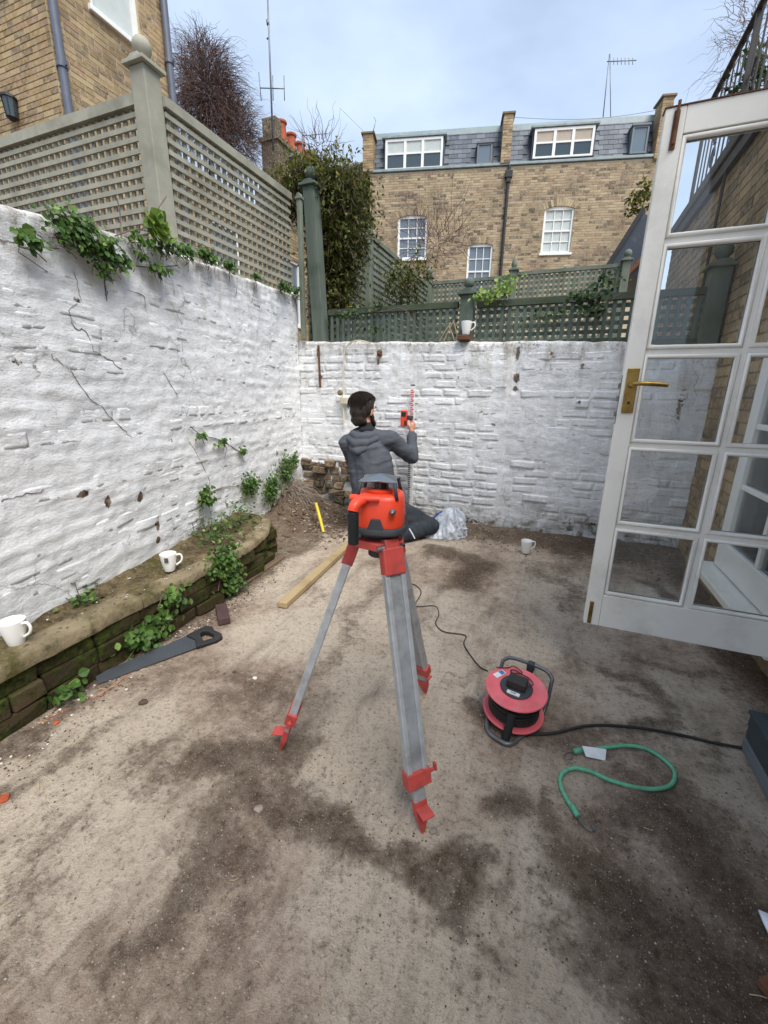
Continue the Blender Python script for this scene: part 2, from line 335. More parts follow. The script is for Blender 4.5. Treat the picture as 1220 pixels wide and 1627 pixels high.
# ------------------------------------------------------------------ mesh builder
class MB:
    def __init__(s): s.v=[]; s.f=[]; s.t=[]; s.tint=0.
    def add(s,vs,fs):
        b=len(s.v); s.v+= [tuple(map(float,p)) for p in vs]; s.f+=[tuple(b+i for i in f) for f in fs]; s.t+=[s.tint]*len(vs); return s
    def frame_box(s,O,U,V,W,a,b,c):
        """box spanning a=(u0,u1) etc along axes U,V,W from O"""
        O,U,V,W=map(lambda q:np.asarray(q,float),(O,U,V,W))
        P=[O+U*u+V*v+W*w for w in c for v in b for u in a]
        return s.add(P,[(0,2,3,1),(4,5,7,6),(0,1,5,4),(2,6,7,3),(0,4,6,2),(1,3,7,5)])
    def box(s,x,y,z): return s.frame_box((0,0,0),(1,0,0),(0,1,0),(0,0,1),x,y,z)
    def tube(s,pts,r,n=8,cap=True):
        P=[np.asarray(p,float) for p in pts]; k=len(P)
        rr=[r]*k if isinstance(r,(int,float)) else list(r)
        b=len(s.v); prev=None; V=[]
        for i in range(k):
            d=P[min(i+1,k-1)]-P[max(i-1,0)]; d=d/(np.linalg.norm(d)+1e-12)
            if prev is None:
                a=np.array([0,0,1.]) if abs(d[2])<.9 else np.array([1.,0,0]); u=np.cross(d,a)
            else: u=prev-d*(prev@d)
            u/=np.linalg.norm(u)+1e-12; prev=u; w_=np.cross(d,u)
            for j in range(n):
                an=2*PI*j/n; V.append(P[i]+(u*math.cos(an)+w_*math.sin(an))*rr[i])
        F=[(i*n+j,i*n+(j+1)%n,(i+1)*n+(j+1)%n,(i+1)*n+j) for i in range(k-1) for j in range(n)]
        if cap: F+= [tuple(range(n-1,-1,-1)),tuple((k-1)*n+j for j in range(n))]
        return s.add(V,F)
    def lathe(s,prof,n=20,O=(0,0,0),A=(0,0,1),cap=True):
        O=np.asarray(O,float); A=np.asarray(A,float); A=A/np.linalg.norm(A)
        a=np.array([1.,0,0]) if abs(A[0])<.9 else np.array([0,1.,0]); U=np.cross(A,a); U/=np.linalg.norm(U); W=np.cross(A,U)
        V=[O+A*z+(U*math.cos(2*PI*j/n)+W*math.sin(2*PI*j/n))*r for r,z in prof for j in range(n)]; k=len(prof)
        F=[(i*n+j,i*n+(j+1)%n,(i+1)*n+(j+1)%n,(i+1)*n+j) for i in range(k-1) for j in range(n)]
        if cap: F+=[tuple(range(n-1,-1,-1)),tuple((k-1)*n+j for j in range(n))]
        return s.add(V,F)
    def ball(s,c,r,n=14,m=9,sc=(1,1,1)):
        pr=[(max(1e-4,math.sin(PI*i/m))*r,-math.cos(PI*i/m)*r) for i in range(m+1)]
        b=len(s.v); s.lathe(pr,n)
        for i in range(b,len(s.v)):
            p=s.v[i]; s.v[i]=(c[0]+p[0]*sc[0],c[1]+p[1]*sc[1],c[2]+p[2]*sc[2])
        return s
    def prism(s,poly,O,U,V,W,t):
        """extrude 2D poly (u,v) along W from t[0] to t[1]"""
        O,U,V,W=map(lambda q:np.asarray(q,float),(O,U,V,W)); k=len(poly)
        P=[O+U*a+V*b+W*t[0] for a,b in poly]+[O+U*a+V*b+W*t[1] for a,b in poly]
        return s.add(P,[tuple(range(k-1,-1,-1)),tuple(range(k,2*k))]+[(i,(i+1)%k,k+(i+1)%k,k+i) for i in range(k)])
    def mesh(s,name,smooth=False):
        m=bpy.data.meshes.new(name); m.from_pydata(s.v,[],s.f)
        if any(s.t):
            a=m.attributes.new('tint','FLOAT','POINT'); a.data.foreach_set('value',s.t)
        if smooth: m.polygons.foreach_set('use_smooth',[True]*len(m.polygons))
        m.update(); return m
    def build(s,name,mat,parent=None,smooth=False,bevel=0,fix=True):
        me=s.mesh(name,smooth)
        if fix:
            bm=bmesh.new(); bm.from_mesh(me); bmesh.ops.recalc_face_normals(bm,faces=bm.faces); bm.to_mesh(me); bm.free()
        me.materials.append(M[mat] if isinstance(mat,str) else mat)
        o=bpy.data.objects.new(name,me); C.objects.link(o)
        if parent: o.parent=parent
        if bevel:
            b=o.modifiers.new('bevel','BEVEL'); b.width=bevel; b.segments=2; b.limit_method='ANGLE'; b.angle_limit=R(40)
            if smooth is False: pass
        if smooth and smooth!='all':
            pass
        return o
def shade_auto(o,ang=40):
    me=o.data
    try:
        me.polygons.foreach_set('use_smooth',[True]*len(me.polygons))
        me.set_sharp_from_angle(angle=R(ang))
    except Exception: pass
    return o
def rawmesh(name,V,F,mat,parent=None,smooth=True,attrs=None):
    m=bpy.data.meshes.new(name); m.from_pydata([tuple(p) for p in V],[],F)
    if smooth: m.polygons.foreach_set('use_smooth',[True]*len(m.polygons))
    for k,v in (attrs or {}).items():
        a=m.attributes.new(k,'FLOAT','POINT'); a.data.foreach_set('value',np.asarray(v,np.float32))
    m.materials.append(M[mat]); m.update()
    o=bpy.data.objects.new(name,m); C.objects.link(o)
    if parent: o.parent=parent
    return o
def tag(o,label,cat,group=None):
    o['label']=label; o['category']=cat
    if group: o['group']=group
    return o
def thing(name,label,cat,loc=(0,0,0),group=None):
    o=bpy.data.objects.new(name,None); C.objects.link(o); o.location=loc; o.empty_display_size=.1
    return tag(o,label,cat,group)
def struct(o): o['kind']='structure'; return o
def stuff(o): o['kind']='stuff'; return o
def piece(name,me,mat,parent,loc,rot=(0,0,0),sc=(1,1,1)):
    """instance sharing mesh data"""
    o=bpy.data.objects.new(name,me); C.objects.link(o); o.parent=parent; o.location=loc; o.rotation_euler=rot; o.scale=sc
    if not me.materials: me.materials.append(M[mat])
    return o
def spline(pts,n=8):
    """catmull-rom through points"""
    P=[np.asarray(p,float) for p in pts]; P=[2*P[0]-P[1]]+P+[2*P[-1]-P[-2]]; out=[]
    for i in range(1,len(P)-2):
        for k in range(n):
            t=k/n; a,b,c,d=P[i-1:i+3]
            out.append(.5*((2*b)+(c-a)*t+(2*a-5*b+4*c-d)*t*t+(3*b-a-3*c+d)*t**3))
    out.append(P[-2]); return out
X_,Y_,Z_=np.array([1.,0,0]),np.array([0,1.,0]),np.array([0,0,1.])
#==MAIN==
def wl(p):
    v=np.zeros(3)
    while p is not None: v+=np.array(p.location); p=p.parent
    return v
def bw(mb,name,mat,parent=None,smooth=False,bevel=0):
    """build from world coordinates under a parent that is only translated"""
    if parent is not None:
        o=wl(parent); mb.v=[(a-o[0],b-o[1],c-o[2]) for a,b,c in mb.v]
    return mb.build(name,mat,parent,smooth,bevel)
# ------------------------------------------------------------------ main dimensions
BWY=4.04                          # face of the back wall
def LWX(y): return -2.62+(4.04-y)*.205   # face of the left wall
RWX=1.09                          # face of the right wall
LEDZ=.286
def LEDX(y): return -1.74-.028*y-.21*np.maximum(0,(y-1.95)/.7)**2
# ------------------------------------------------------------------ ground
def seg_dist(px,py,pts):
    d=np.full(px.shape,9.)
    for (a,b) in zip(pts[:-1],pts[1:]):
        vx,vy=b[0]-a[0],b[1]-a[1]; t=np.clip(((px-a[0])*vx+(py-a[1])*vy)/(vx*vx+vy*vy+1e-9),0,1)
        d=np.minimum(d,np.hypot(px-a[0]-t*vx,py-a[1]-t*vy))
    return d
def ground():
    st=.02; xs=np.arange(-2.9,1.42,st); ys=np.arange(-1.4,4.2,st)
    gx,gy=np.meshgrid(xs,ys); wx=gx+.17*fbm(gx*4.5,gy*4.5,3,5); wy=gy+.17*fbm(gx*4.5,gy*4.5,31,5)
    soil=np.zeros_like(gx)
    def blob(pts,rad,s):
        nonlocal soil
        P=[atZ(*p)[:2] for p in pts]
        if len(P)==1: P=[P[0],P[0]+1e-4]
        d=seg_dist(wx,wy,P); soil=np.maximum(soil,s*(1-sstep(rad*.1,rad*1.9,d)))
    for pts,rad,s in [
        ([(300,1215),(400,1205),(450,1190)],.085,.9),([(430,1190),(380,1280),(320,1400),(250,1500)],.075,.7),
        ([(400,1250),(500,1285),(600,1330),(720,1380)],.06,.95),([(690,1350),(740,1400),(720,1450)],.075,.95),
        ([(250,1190),(230,1230)],.07,.55),([(470,1230),(560,1290)],.05,.8),
        ([(800,1300),(830,1310)],.06,.8),([(890,1300),(900,1330)],.05,.75),([(930,1420),(1000,1440)],.08,.55),
        ([(960,1060),(1040,1080),(1065,1130),(1050,1180)],.055,.75),([(1000,1100),(1060,1140)],.05,.6),
        ([(1080,1300),(1150,1360),(1220,1420)],.13,.95),([(1000,1450),(1100,1500),(1220,1560)],.16,.95),([(1050,1600),(1200,1627),(1300,1627)],.16,.95),
        ([(1060,1210),(1120,1270)],.07,.6),([(1000,1230),(1030,1250)],.07,.6),([(880,1180),(1000,1175),(1160,1200)],.05,.5),
        ([(1020,1040),(1110,1060),(1215,1090)],.06,.55),([(830,1160),(760,1150)],.06,.8),([(1180,1060),(1260,1120)],.08,.9),  # last blob paints the shadow beneath the door into the ground colour
        ([(700,1530),(760,1500),(830,1480)],.06,.4),([(560,1470),(520,1540)],.05,.35),([(100,1330),(60,1440),(20,1560)],.07,.45),
        ([(300,1620),(420,1580)],.07,.35),([(0,1260),(60,1240),(140,1180)],.06,.6),([(0,1200),(120,1120)],.06,.9),
        ([(690,880),(760,900),(730,930)],.13,.95),([(600,930),(560,1000),(500,1060)],.08,.5),([(700,980),(640,1020)],.06,.4),
        ([(840,900),(900,930),(920,960)],.1,.55),([(500,1100),(420,1090),(340,1080)],.06,.45),([(760,1080),(720,1100)],.05,.4),
        ([(1040,930),(1090,960)],.09,.8),([(880,1040),(960,1050)],.05,.4),([(470,960),(520,940)],.05,.4)]: blob(pts,rad,s)
    # soil against back wall and corner
    soil=np.maximum(soil,sstep(3.35,3.85,gy+.18*fbm(gx*5,gy*5,9,4))*.98)
    soil=np.maximum(soil,(1-sstep(.0,.14,gx-(-1.78-.028*gy)-.06*fbm(gx*7,gy*7,5,3)))*.85)
    soil=np.maximum(soil,(1-sstep(.0,.35,np.hypot(gx+2.2,gy-3.5)-.35)))
    soil=np.maximum(soil,sstep(.75,1.0,gx)*sstep(1.5,2.1,gy)*.8)  # foot of the right wall: includes painted shade behind the door
    z=.010*fbm(gx*2.2,gy*2.2,1,4)+.012*soil*fbm(gx*18,gy*18,2,5)+.004*soil
    # bank of earth along the back wall, highest in the left corner
    z+=.05*sstep(3.62,3.98,gy)*(.6+.5*fbm(gx*6,gy*6,8,4))
    bank=np.exp(-(((gx+2.55)/.36)**2+((gy-3.45)/.62)**2))
    z+=bank*(.30+.14*fbm(gx*7,gy*7,12,5))
    z+=.05*np.exp(-(((gx+.75)/.25)**2+((gy-3.2)/.2)**2))*(.5+.6*fbm(gx*12,gy*12,4,4))
    edge=np.minimum.reduce([gx-xs[0],xs[-1]-gx,gy-ys[0],ys[-1]-gy]); z*=sstep(0,.1,edge)
    pale=.5+.5*fbm(gx*1.7,gy*1.7,21,4)
    for p,r_,a in [((170,1200),.22,.5),((600,1160),.2,.45),((560,1230),.18,.4),((900,1240),.16,.3),((680,1170),.15,.35),((430,1010),.2,.35),((850,1020),.25,.25),((330,960),.12,.3),((600,1400),.2,.25),((830,1400),.15,.3),((700,1590),.15,.3)]:
        q=atZ(*p); pale+=a*np.exp(-(((gx-q[0])**2+(gy-q[1])**2)/r_**2))
    ny,nx=gx.shape; V=np.stack([gx,gy,z],-1).reshape(-1,3).tolist()
    F=[(j*nx+i,j*nx+i+1,(j+1)*nx+i+1,(j+1)*nx+i) for j in range(ny-1) for i in range(nx-1)]
    b=len(V); S=450; V+=[(-S,-S,0),(S,-S,0),(S,S,0),(-S,S,0)]
    bot=[i for i in range(nx)]; rgt=[j*nx+nx-1 for j in range(ny)]; top=[(ny-1)*nx+i for i in range(nx-1,-1,-1)]; lft=[j*nx for j in range(ny-1,-1,-1)]
    for k,edge_ in enumerate((bot,rgt,top,lft)):
        c0=b+k; c1=b+(k+1)%4
        F.append((c0,c1)+tuple(reversed(edge_)))
    at={'soil':np.r_[soil.ravel(),np.ones(4)*.5],'pale':np.r_[pale.ravel(),np.ones(4)*.5]}
    t=NT('dirty_concrete_ground')
    soilf=t.attr('soil'); palef=t.attr('pale')
    n1=t.noise(3.2,7,.68); n2=t.noise(17,8,.7); n3=t.noise(70,6,.72); n4=t.noise(230,4,.7)
    strk=t.noise(7,6,.7,stretch=(1.,.22,1.))
    mot=t.noise(11,9,.74); mot2=t.noise(34,8,.74)
    f=t.math('ADD',t.math('MULTIPLY',palef,.48),t.math('ADD',t.math('MULTIPLY',n1,.26),t.math('MULTIPLY',mot,.45)))
    c=t.ramp(f,[(.40,lin('5c4b3e')),(.49,lin('8f7a69')),(.57,lin('bba693')),(.68,lin('dac9b4'))])
    c=t.mix(t.ramp(t.noise(2.1,6,.65),[(.48,0.),(.72,.45)]),c,lin('9c8a70'))
    c=t.mix(t.ramp(strk,[(.5,0.),(.70,.6)]),c,lin('66574a'))
    c=t.mix(t.ramp(mot2,[(.52,0.),(.68,.55)]),c,lin('64564a'))
    c=t.mix(t.ramp(mot2,[(.34,.6),(.44,0.)]),c,lin('c4b8a6'))
    s1=t.math('ADD',t.math('MULTIPLY',soilf,.95),t.math('MULTIPLY',t.math('SUBTRACT',t.math('ADD',t.math('MULTIPLY',mot,.55),t.math('MULTIPLY',mot2,.45)),.5),2.6))
    sm=t.ramp(s1,[(.20,0.),(.58,.60),(1.1,.92)])
    sc=t.mix(t.ramp(n3,[(.35,0.),(.65,1.)]),lin('3a2d22'),lin('6a5541'))
    c=t.mix(sm,c,sc)
    c=t.mix(t.ramp(n3,[(.55,0.),(.68,.65)]),c,lin('473a30'))
    c=t.mix(t.ramp(n4,[(.58,0.),(.68,.65)]),c,lin('cdc3b1'))
    c=t.mix(t.ramp(n4,[(.29,.5),(.40,0.)]),c,lin('4a3d33'))
    # grit specks
    for scl,col,th,am in ((95,lin('d8d0c2'),.13,.85),(60,lin('3a302a'),.10,.55),(150,lin('d6cdbf'),.16,.6)):
        v=t.n('ShaderNodeTexVoronoi'); v.inputs['Scale'].default_value=scl; t.l(t.pos(),v.inputs['Vector'])
        sp=t.n('ShaderNodeSeparateColor'); t.l(v.outputs['Color'],sp.inputs[0])
        k=t.math('MULTIPLY',t.math('LESS_THAN',v.outputs['Distance'],t.math('MULTIPLY',sp.outputs[1],th*2)),t.math('GREATER_THAN',sp.outputs[0],.80))
        c=t.mix(t.math('MULTIPLY',k,am),c,col)
    # moss tint near the ledge and back corner
    h=t.math('ADD',t.math('MULTIPLY',n2,.5),t.math('ADD',t.math('MULTIPLY',n3,.35),t.math('MULTIPLY',n4,.2)))
    nb=t.bump(h,1.,.042)
    rough=t.math('SUBTRACT',.93,t.math('MULTIPLY',sm,.12))
    M['ground']=t.fin(c,rough,nb,spec=.22)
    return struct(rawmesh('ground',V,F,'ground',attrs=at))
ground()

# ------------------------------------------------------------------ painted brick walls
def painted_wall(name,label,base,U,N,Lw,topf,zb,seed,relief,bare_pts,step=None,brick=(.232,.078),lift=(-.002,.005),joint=.006,fill=.012,ridge=0.,course=0.,grm=0.,rowmix=0.,soft=0.,thick=.23,nsingle=300,hole=None):
    root=thing(name,label,'wall',tuple(base)); base=np.asarray(base,float)
    def surf(u,z):
        h=.010*fbm(u*1.1,z*1.1,seed,3)*1.5+.006*fbm(u*5,z*7,seed+3,4)+.004*fbm(u*22,z*26,seed+7,3)
        if ridge: h=h+ridge*np.maximum(0,fbm(u*2.3,z*13+.5*fbm(u*2,z*2,seed+40,2),seed+11,4)-.12)+.5*ridge*fbm(u*7,z*28,seed+13,3)
        if course: h=h+course*np.exp(-((((z+.012*fbm(u*1.3,z*.6,seed+30,3))/brick[1]+.45)%1-.5)/.20)**2)*np.clip(fbm(u*1.9,np.floor(z/brick[1])*3.7,seed+31,3)*1.6+.35,0,1)
        if step is not None: h=h-step[1]*sstep(step[0]-.012,step[0]+.012,u)
        if hole is not None: h=h-hole(u,z)
        return h
    def grime(u,z): return np.clip(grm+1.0*np.exp(-np.maximum(0,topf(u)-z)/.05)+.55*np.exp(-np.maximum(0,topf(u)-z)/.25)*(fbm(u*9,z*.7,seed+50,3)>.1),0,1)
    def bare(u,z):
        b=np.zeros_like(u)
        for (bu,bz,ru,rz,s) in bare_pts: b=np.maximum(b,s*np.exp(-(((u-bu)/ru)**2+((z-bz)/rz)**2)))
        return b
    nu=int(Lw/.015); nv=int((topf(Lw/2)-zb)/.015)
    u,v=np.meshgrid(np.linspace(0,Lw,nu),np.linspace(0,1,nv)); tz=topf(u); z=zb+(tz-zb)*v
    h=surf(u,z)-joint+fill*np.maximum(0,fbm(u*2.6,z*7,seed+17,4)+.08)+.002*fbm(u*30,z*34,seed+18,2)
    def W(u,z,h): return u[...,None]*U+z[...,None]*Z_+h[...,None]*N
    P=W(u,z,h).reshape(-1,3); bb=bare(u,z).ravel()
    F=[(j*nu+i,j*nu+i+1,(j+1)*nu+i+1,(j+1)*nu+i) for j in range(nv-1) for i in range(nu-1)]
    # top and ends
    n0=len(P); uu=np.linspace(0,Lw,nu); tt=topf(uu)+.012*fbm(uu*9,uu*0,seed+5,3); rows=[]
    for k,(dz,dn) in enumerate(((.016,-.03),(.014,-.12),(.0,-thick),(-1.5,-thick))):
        rows.append(uu[:,None]*U+(tt+dz)[:,None]*Z_+np.full(nu,dn)[:,None]*N)
    P=np.vstack([P]+rows); prev=(nv-1)*nu
    for k in range(4):
        cur=n0+k*nu; F+=[(prev+i,prev+i+1,cur+i+1,cur+i) for i in range(nu-1)]; prev=cur
    bb=np.r_[bb,np.tile(bare(uu,topf(uu)),4)]
    rawmesh('paint_coat',P,F,'white',root,attrs={'bare':bb,'grime':np.r_[grime(u,z).ravel(),np.ones(nu*4)]})
    # bricks
    rr=random.Random(seed); bl,bh=brick; cells=[]
    rows_=int((topf(0)-zb+.6)/bh)
    for r_ in range(rows_):
        off=(r_%2)*bl*.5+rr.uniform(-.02,.02); uu0=-off; rowr=rr.random()
        while uu0<Lw:
            wd=bl if rr.random()>.22 else bl*.5
            a,b=max(0.,uu0+.006),min(Lw,uu0+wd-.006); z0=zb+r_*bh+.005; z1=z0+bh-.010
            uu0+=wd
            if b-a<.05 or z1>topf((a+b)/2)-.005: continue
            if step is not None and a<step[0]<b: continue
            cells.append((a,b,z0,z1,rr.random()*(1-rowmix)+rowr*rowmix,rr.random()))
    SG=np.array([-1,-.955,-.75,-.4,0,.4,.75,.955,1.]); QG=np.array([-1,-.86,-.4,.1,.5,.86,1.])
    def patch(cell):
        a,b,z0,z1,r1,r2=cell; nx,ny=len(SG),len(QG)
        s=SG[None,:]; q=QG[:,None]
        pu,pz=np.meshgrid((a+b)/2+(b-a)/2*SG,(z0+z1)/2+(z1-z0)/2*QG)
        pu=pu+.010*fbm(pu*7,pz*9,seed+21,3); pz=pz+.010*fbm(pu*6,pz*8,seed+22,3)
        lf=lift[0]+(lift[1]-lift[0])*r1+(relief if r2>.97 else 0)
        ph=surf(pu,pz)+lf+.004*fbm(pu*12,pz*16,seed+25,3)+.006*(r2-.5)*s*(1 if r1>.4 else 0)
        ph=ph-soft*s**6
        ph=np.where((np.abs(s)>.99)|(np.abs(q)>.99),ph-.016,ph)
        PP=W(pu,pz,ph).reshape(-1,3); FF=[(j*nx+i,j*nx+i+1,(j+1)*nx+i+1,(j+1)*nx+i) for j in range(ny-1) for i in range(nx-1)]
        return PP,FF,bare(pu,pz).ravel(),grime(pu,pz).ravel()
    def score(c):
        p=base+U*((c[0]+c[1])/2)+Z_*((c[2]+c[3])/2); x,y,dz=proj(p)
        if dz<.1 or not(-30<x<1250 and -30<y<1650): return 1e3+abs(x)
        return dz
    cells.sort(key=score)
    for c in cells[:nsingle]:
        PP,FF,ba,gm_=patch(c); rawmesh('brick',PP,FF,'white',root,attrs={'bare':ba,'grime':gm_})
    AP,AF,AB,AG,n=[],[],[],[],0
    for c in cells[nsingle:]:
        PP,FF,ba,gm_=patch(c); AG.append(gm_); AP.append(PP); AF+=[tuple(n+i for i in f) for f in FF]; AB.append(ba); n+=len(PP)
    if AP: stuff(rawmesh('brick_courses',np.vstack(AP),AF,'white',root,attrs={'bare':np.concatenate(AB),'grime':np.concatenate(AG)}))
    return root,surf
# left wall: runs from behind the camera to the corner
LW0=np.array([LWX(-1.2),-1.2,0.]); LW1=np.array([LWX(4.04),4.04,0.]); LU=(LW1-LW0)/np.linalg.norm(LW1-LW0); LN=np.array([LU[1],-LU[0],0]); LLEN=float(np.linalg.norm(LW1-LW0))
def lw_uz(x,y):
    r=ray(x,y); t=(LN@(LW0-CAM))/(LN@r); p=CAM+r*t; return float((p-LW0)@LU),float(p[2])
_tp=[lw_uz(*q) for q in ((0,330),(100,352),(197,378),(300,412),(400,447),(474,473))]
_tu=np.array([-1]+[a for a,b in _tp]+[LLEN+1]); _tz=np.array([_tp[0][1]-.02]+[b for a,b in _tp]+[_tp[-1][1]])
ltop=lambda u: np.interp(u,_tu,_tz)+.0*u
def bl(px,ru,rz,s,f): a,b=f(*px); return (a,b,ru,rz,s)
lb=[bl(p,ru,rz,s,lw_uz) for p,ru,rz,s in [((130,785),.03,.02,1.1),((170,797),.018,.035,1.1),((222,790),.022,.03,1.1),((252,835),.014,.035,1.1),((252,858),.018,.02,1.1),((123,478),.03,.03,.5),((25,575),.04,.025,.5),((440,720),.03,.06,.5),((200,860),.2,.05,.3),((100,930),.25,.05,.3),((320,830),.2,.06,.35),((455,700),.05,.14,.35),((470,560),.02,.2,.45),((465,660),.03,.2,.35),((395,520),.02,.03,.4),((60,370),.1,.02,.4),((160,640),.04,.012,.4),((270,700),.04,.03,.4)]]
lroot,lsurf=painted_wall('white_brick_wall','rough white painted brick wall with ivy along its top, under the pale lattice fence',LW0,LU,LN,LLEN,ltop,0.,11,.003,lb,lift=(-.0065,-.0008),rowmix=.65,soft=.005,joint=.003,fill=.006,ridge=.008,course=.005,grm=.10)
def crack(pts,rad,mat,name):
    rr=random.Random(int(pts[0][0])); P=[]
    for q in spline([np.array([*lw_uz(*p),0.]) for p in pts],5):
        u,z=q[0]+rr.gauss(0,.004),q[1]+rr.gauss(0,.004); h=float(lsurf(np.array([u]),np.array([z]))[0])
        P.append(LW0+LU*u+Z_*z+LN*(h+.0005))
    mb=MB(); mb.tube(P,[rad*rr.uniform(.5,1.3) for _ in P],5); bw(mb,name,mat,lroot)
for pts in ([(118,430),(124,455),(126,478),(108,494),(120,523),(133,524),(149,557),(170,570),(193,587)],[(80,565),(100,580),(116,597),(137,629),(161,647),(189,677),(209,695)],[(261,593),(270,610),(281,629)],[(300,700),(330,760),(325,790)],[(60,375),(90,392),(118,396)],[(0,795),(35,787),(70,778)],[(200,460),(225,470),(232,490)]): crack(pts,.0015,'crackm','crack')
for pts in ([(165,425),(168,455),(170,478)],[(376,410),(377,440),(375,470)],[(402,425),(405,455),(400,480)],[(60,395),(30,388),(0,380)]): crack(pts,.0016,'twig','dry_root')
# back wall
BW0=np.array([-2.66,BWY,0.]); BU=X_; BN=-Y_; BLEN=RWX+2.66
def bw_uz(x,y): p=atY(x,y,BWY); return float(p[0]-BW0[0]),float(p[2])
_bp=[bw_uz(*q) for q in ((475,545),(620,545),(740,545),(870,545),(985,545),(1136,560))]
btop=lambda u: np.interp(u,[a for a,b in _bp],[b for a,b in _bp])
bb=[bl(p,ru,rz,s,bw_uz) for p,ru,rz,s in [((505,560),.025,.09,.75),((507,600),.025,.06,.8),((602,560),.03,.03,.85),((600,575),.015,.05,.6),((822,560),.025,.1,.62),((820,600),.035,.05,.8),((818,618),.03,.03,.7),((740,580),.02,.02,.5),((728,600),.02,.02,.5),((876,562),.02,.02,.7),((925,582),.02,.03,.7),((920,640),.025,.035,.6),((1082,640),.03,.16,.62),((763,655),.06,.02,.5),((785,675),.1,.014,.5),((500,740),.3,.05,.8),((560,745),.12,.05,.8),((860,734),.06,.012,.45),((880,815),.1,.012,.5),((900,830),.14,.05,.4),((760,830),.2,.05,.45),((940,835),.1,.04,.5),((475,640),.03,.3,.4),((985,555),.1,.03,.35),((560,546),.4,.015,.4),((850,548),.6,.014,.4),((798,770),.008,.25,.4)]]
st_u=bw_uz(800,700)[0]
def bhole(u,z):
    a,b=bw_uz(822,548); c,d=bw_uz(820,622)
    return .02*np.exp(-(((u-a)/.025)**4))*sstep(d-.03,d,z)
painted_wall('white_brick_wall','white painted brick wall with chipped patches behind the kneeling person',BW0,BU,BN,BLEN,btop,0.,23,.012,bb,step=(st_u,.016),lift=(-.006,.0010),rowmix=.4,soft=.0015,joint=.0045,fill=.009,ridge=.006,grm=.30,hole=bhole)

# exposed old brick at the foot of the back wall, left corner
rub=thing('crumbling_brick_footing','crumbling unpainted dark brick footing showing below the white paint in the corner','brickwork',(-2.6,BWY,0))
rr=random.Random(5)
for k in range(7):
    x=-2.64+rr.uniform(0,.1)
    while x<-1.42-.05*k:
        wd=rr.uniform(.11,.23); d=rr.uniform(.005,.085); z0=.02+k*.079
        if rr.random()<.1: x+=wd; continue
        mb=MB(); mb.frame_box((0,0,0),X_,Y_,Z_,(x,x+wd-.014),(BWY-d,BWY+.03),(z0,z0+.066))
        for i in range(len(mb.v)):
            p=mb.v[i]; mb.v[i]=(p[0]+rr.uniform(-.018,.018),p[1]+rr.uniform(-.018,.018),p[2]+rr.uniform(-.012,.012))
        bw(mb,'brick','brick_rubble',rub,bevel=.006); x+=wd

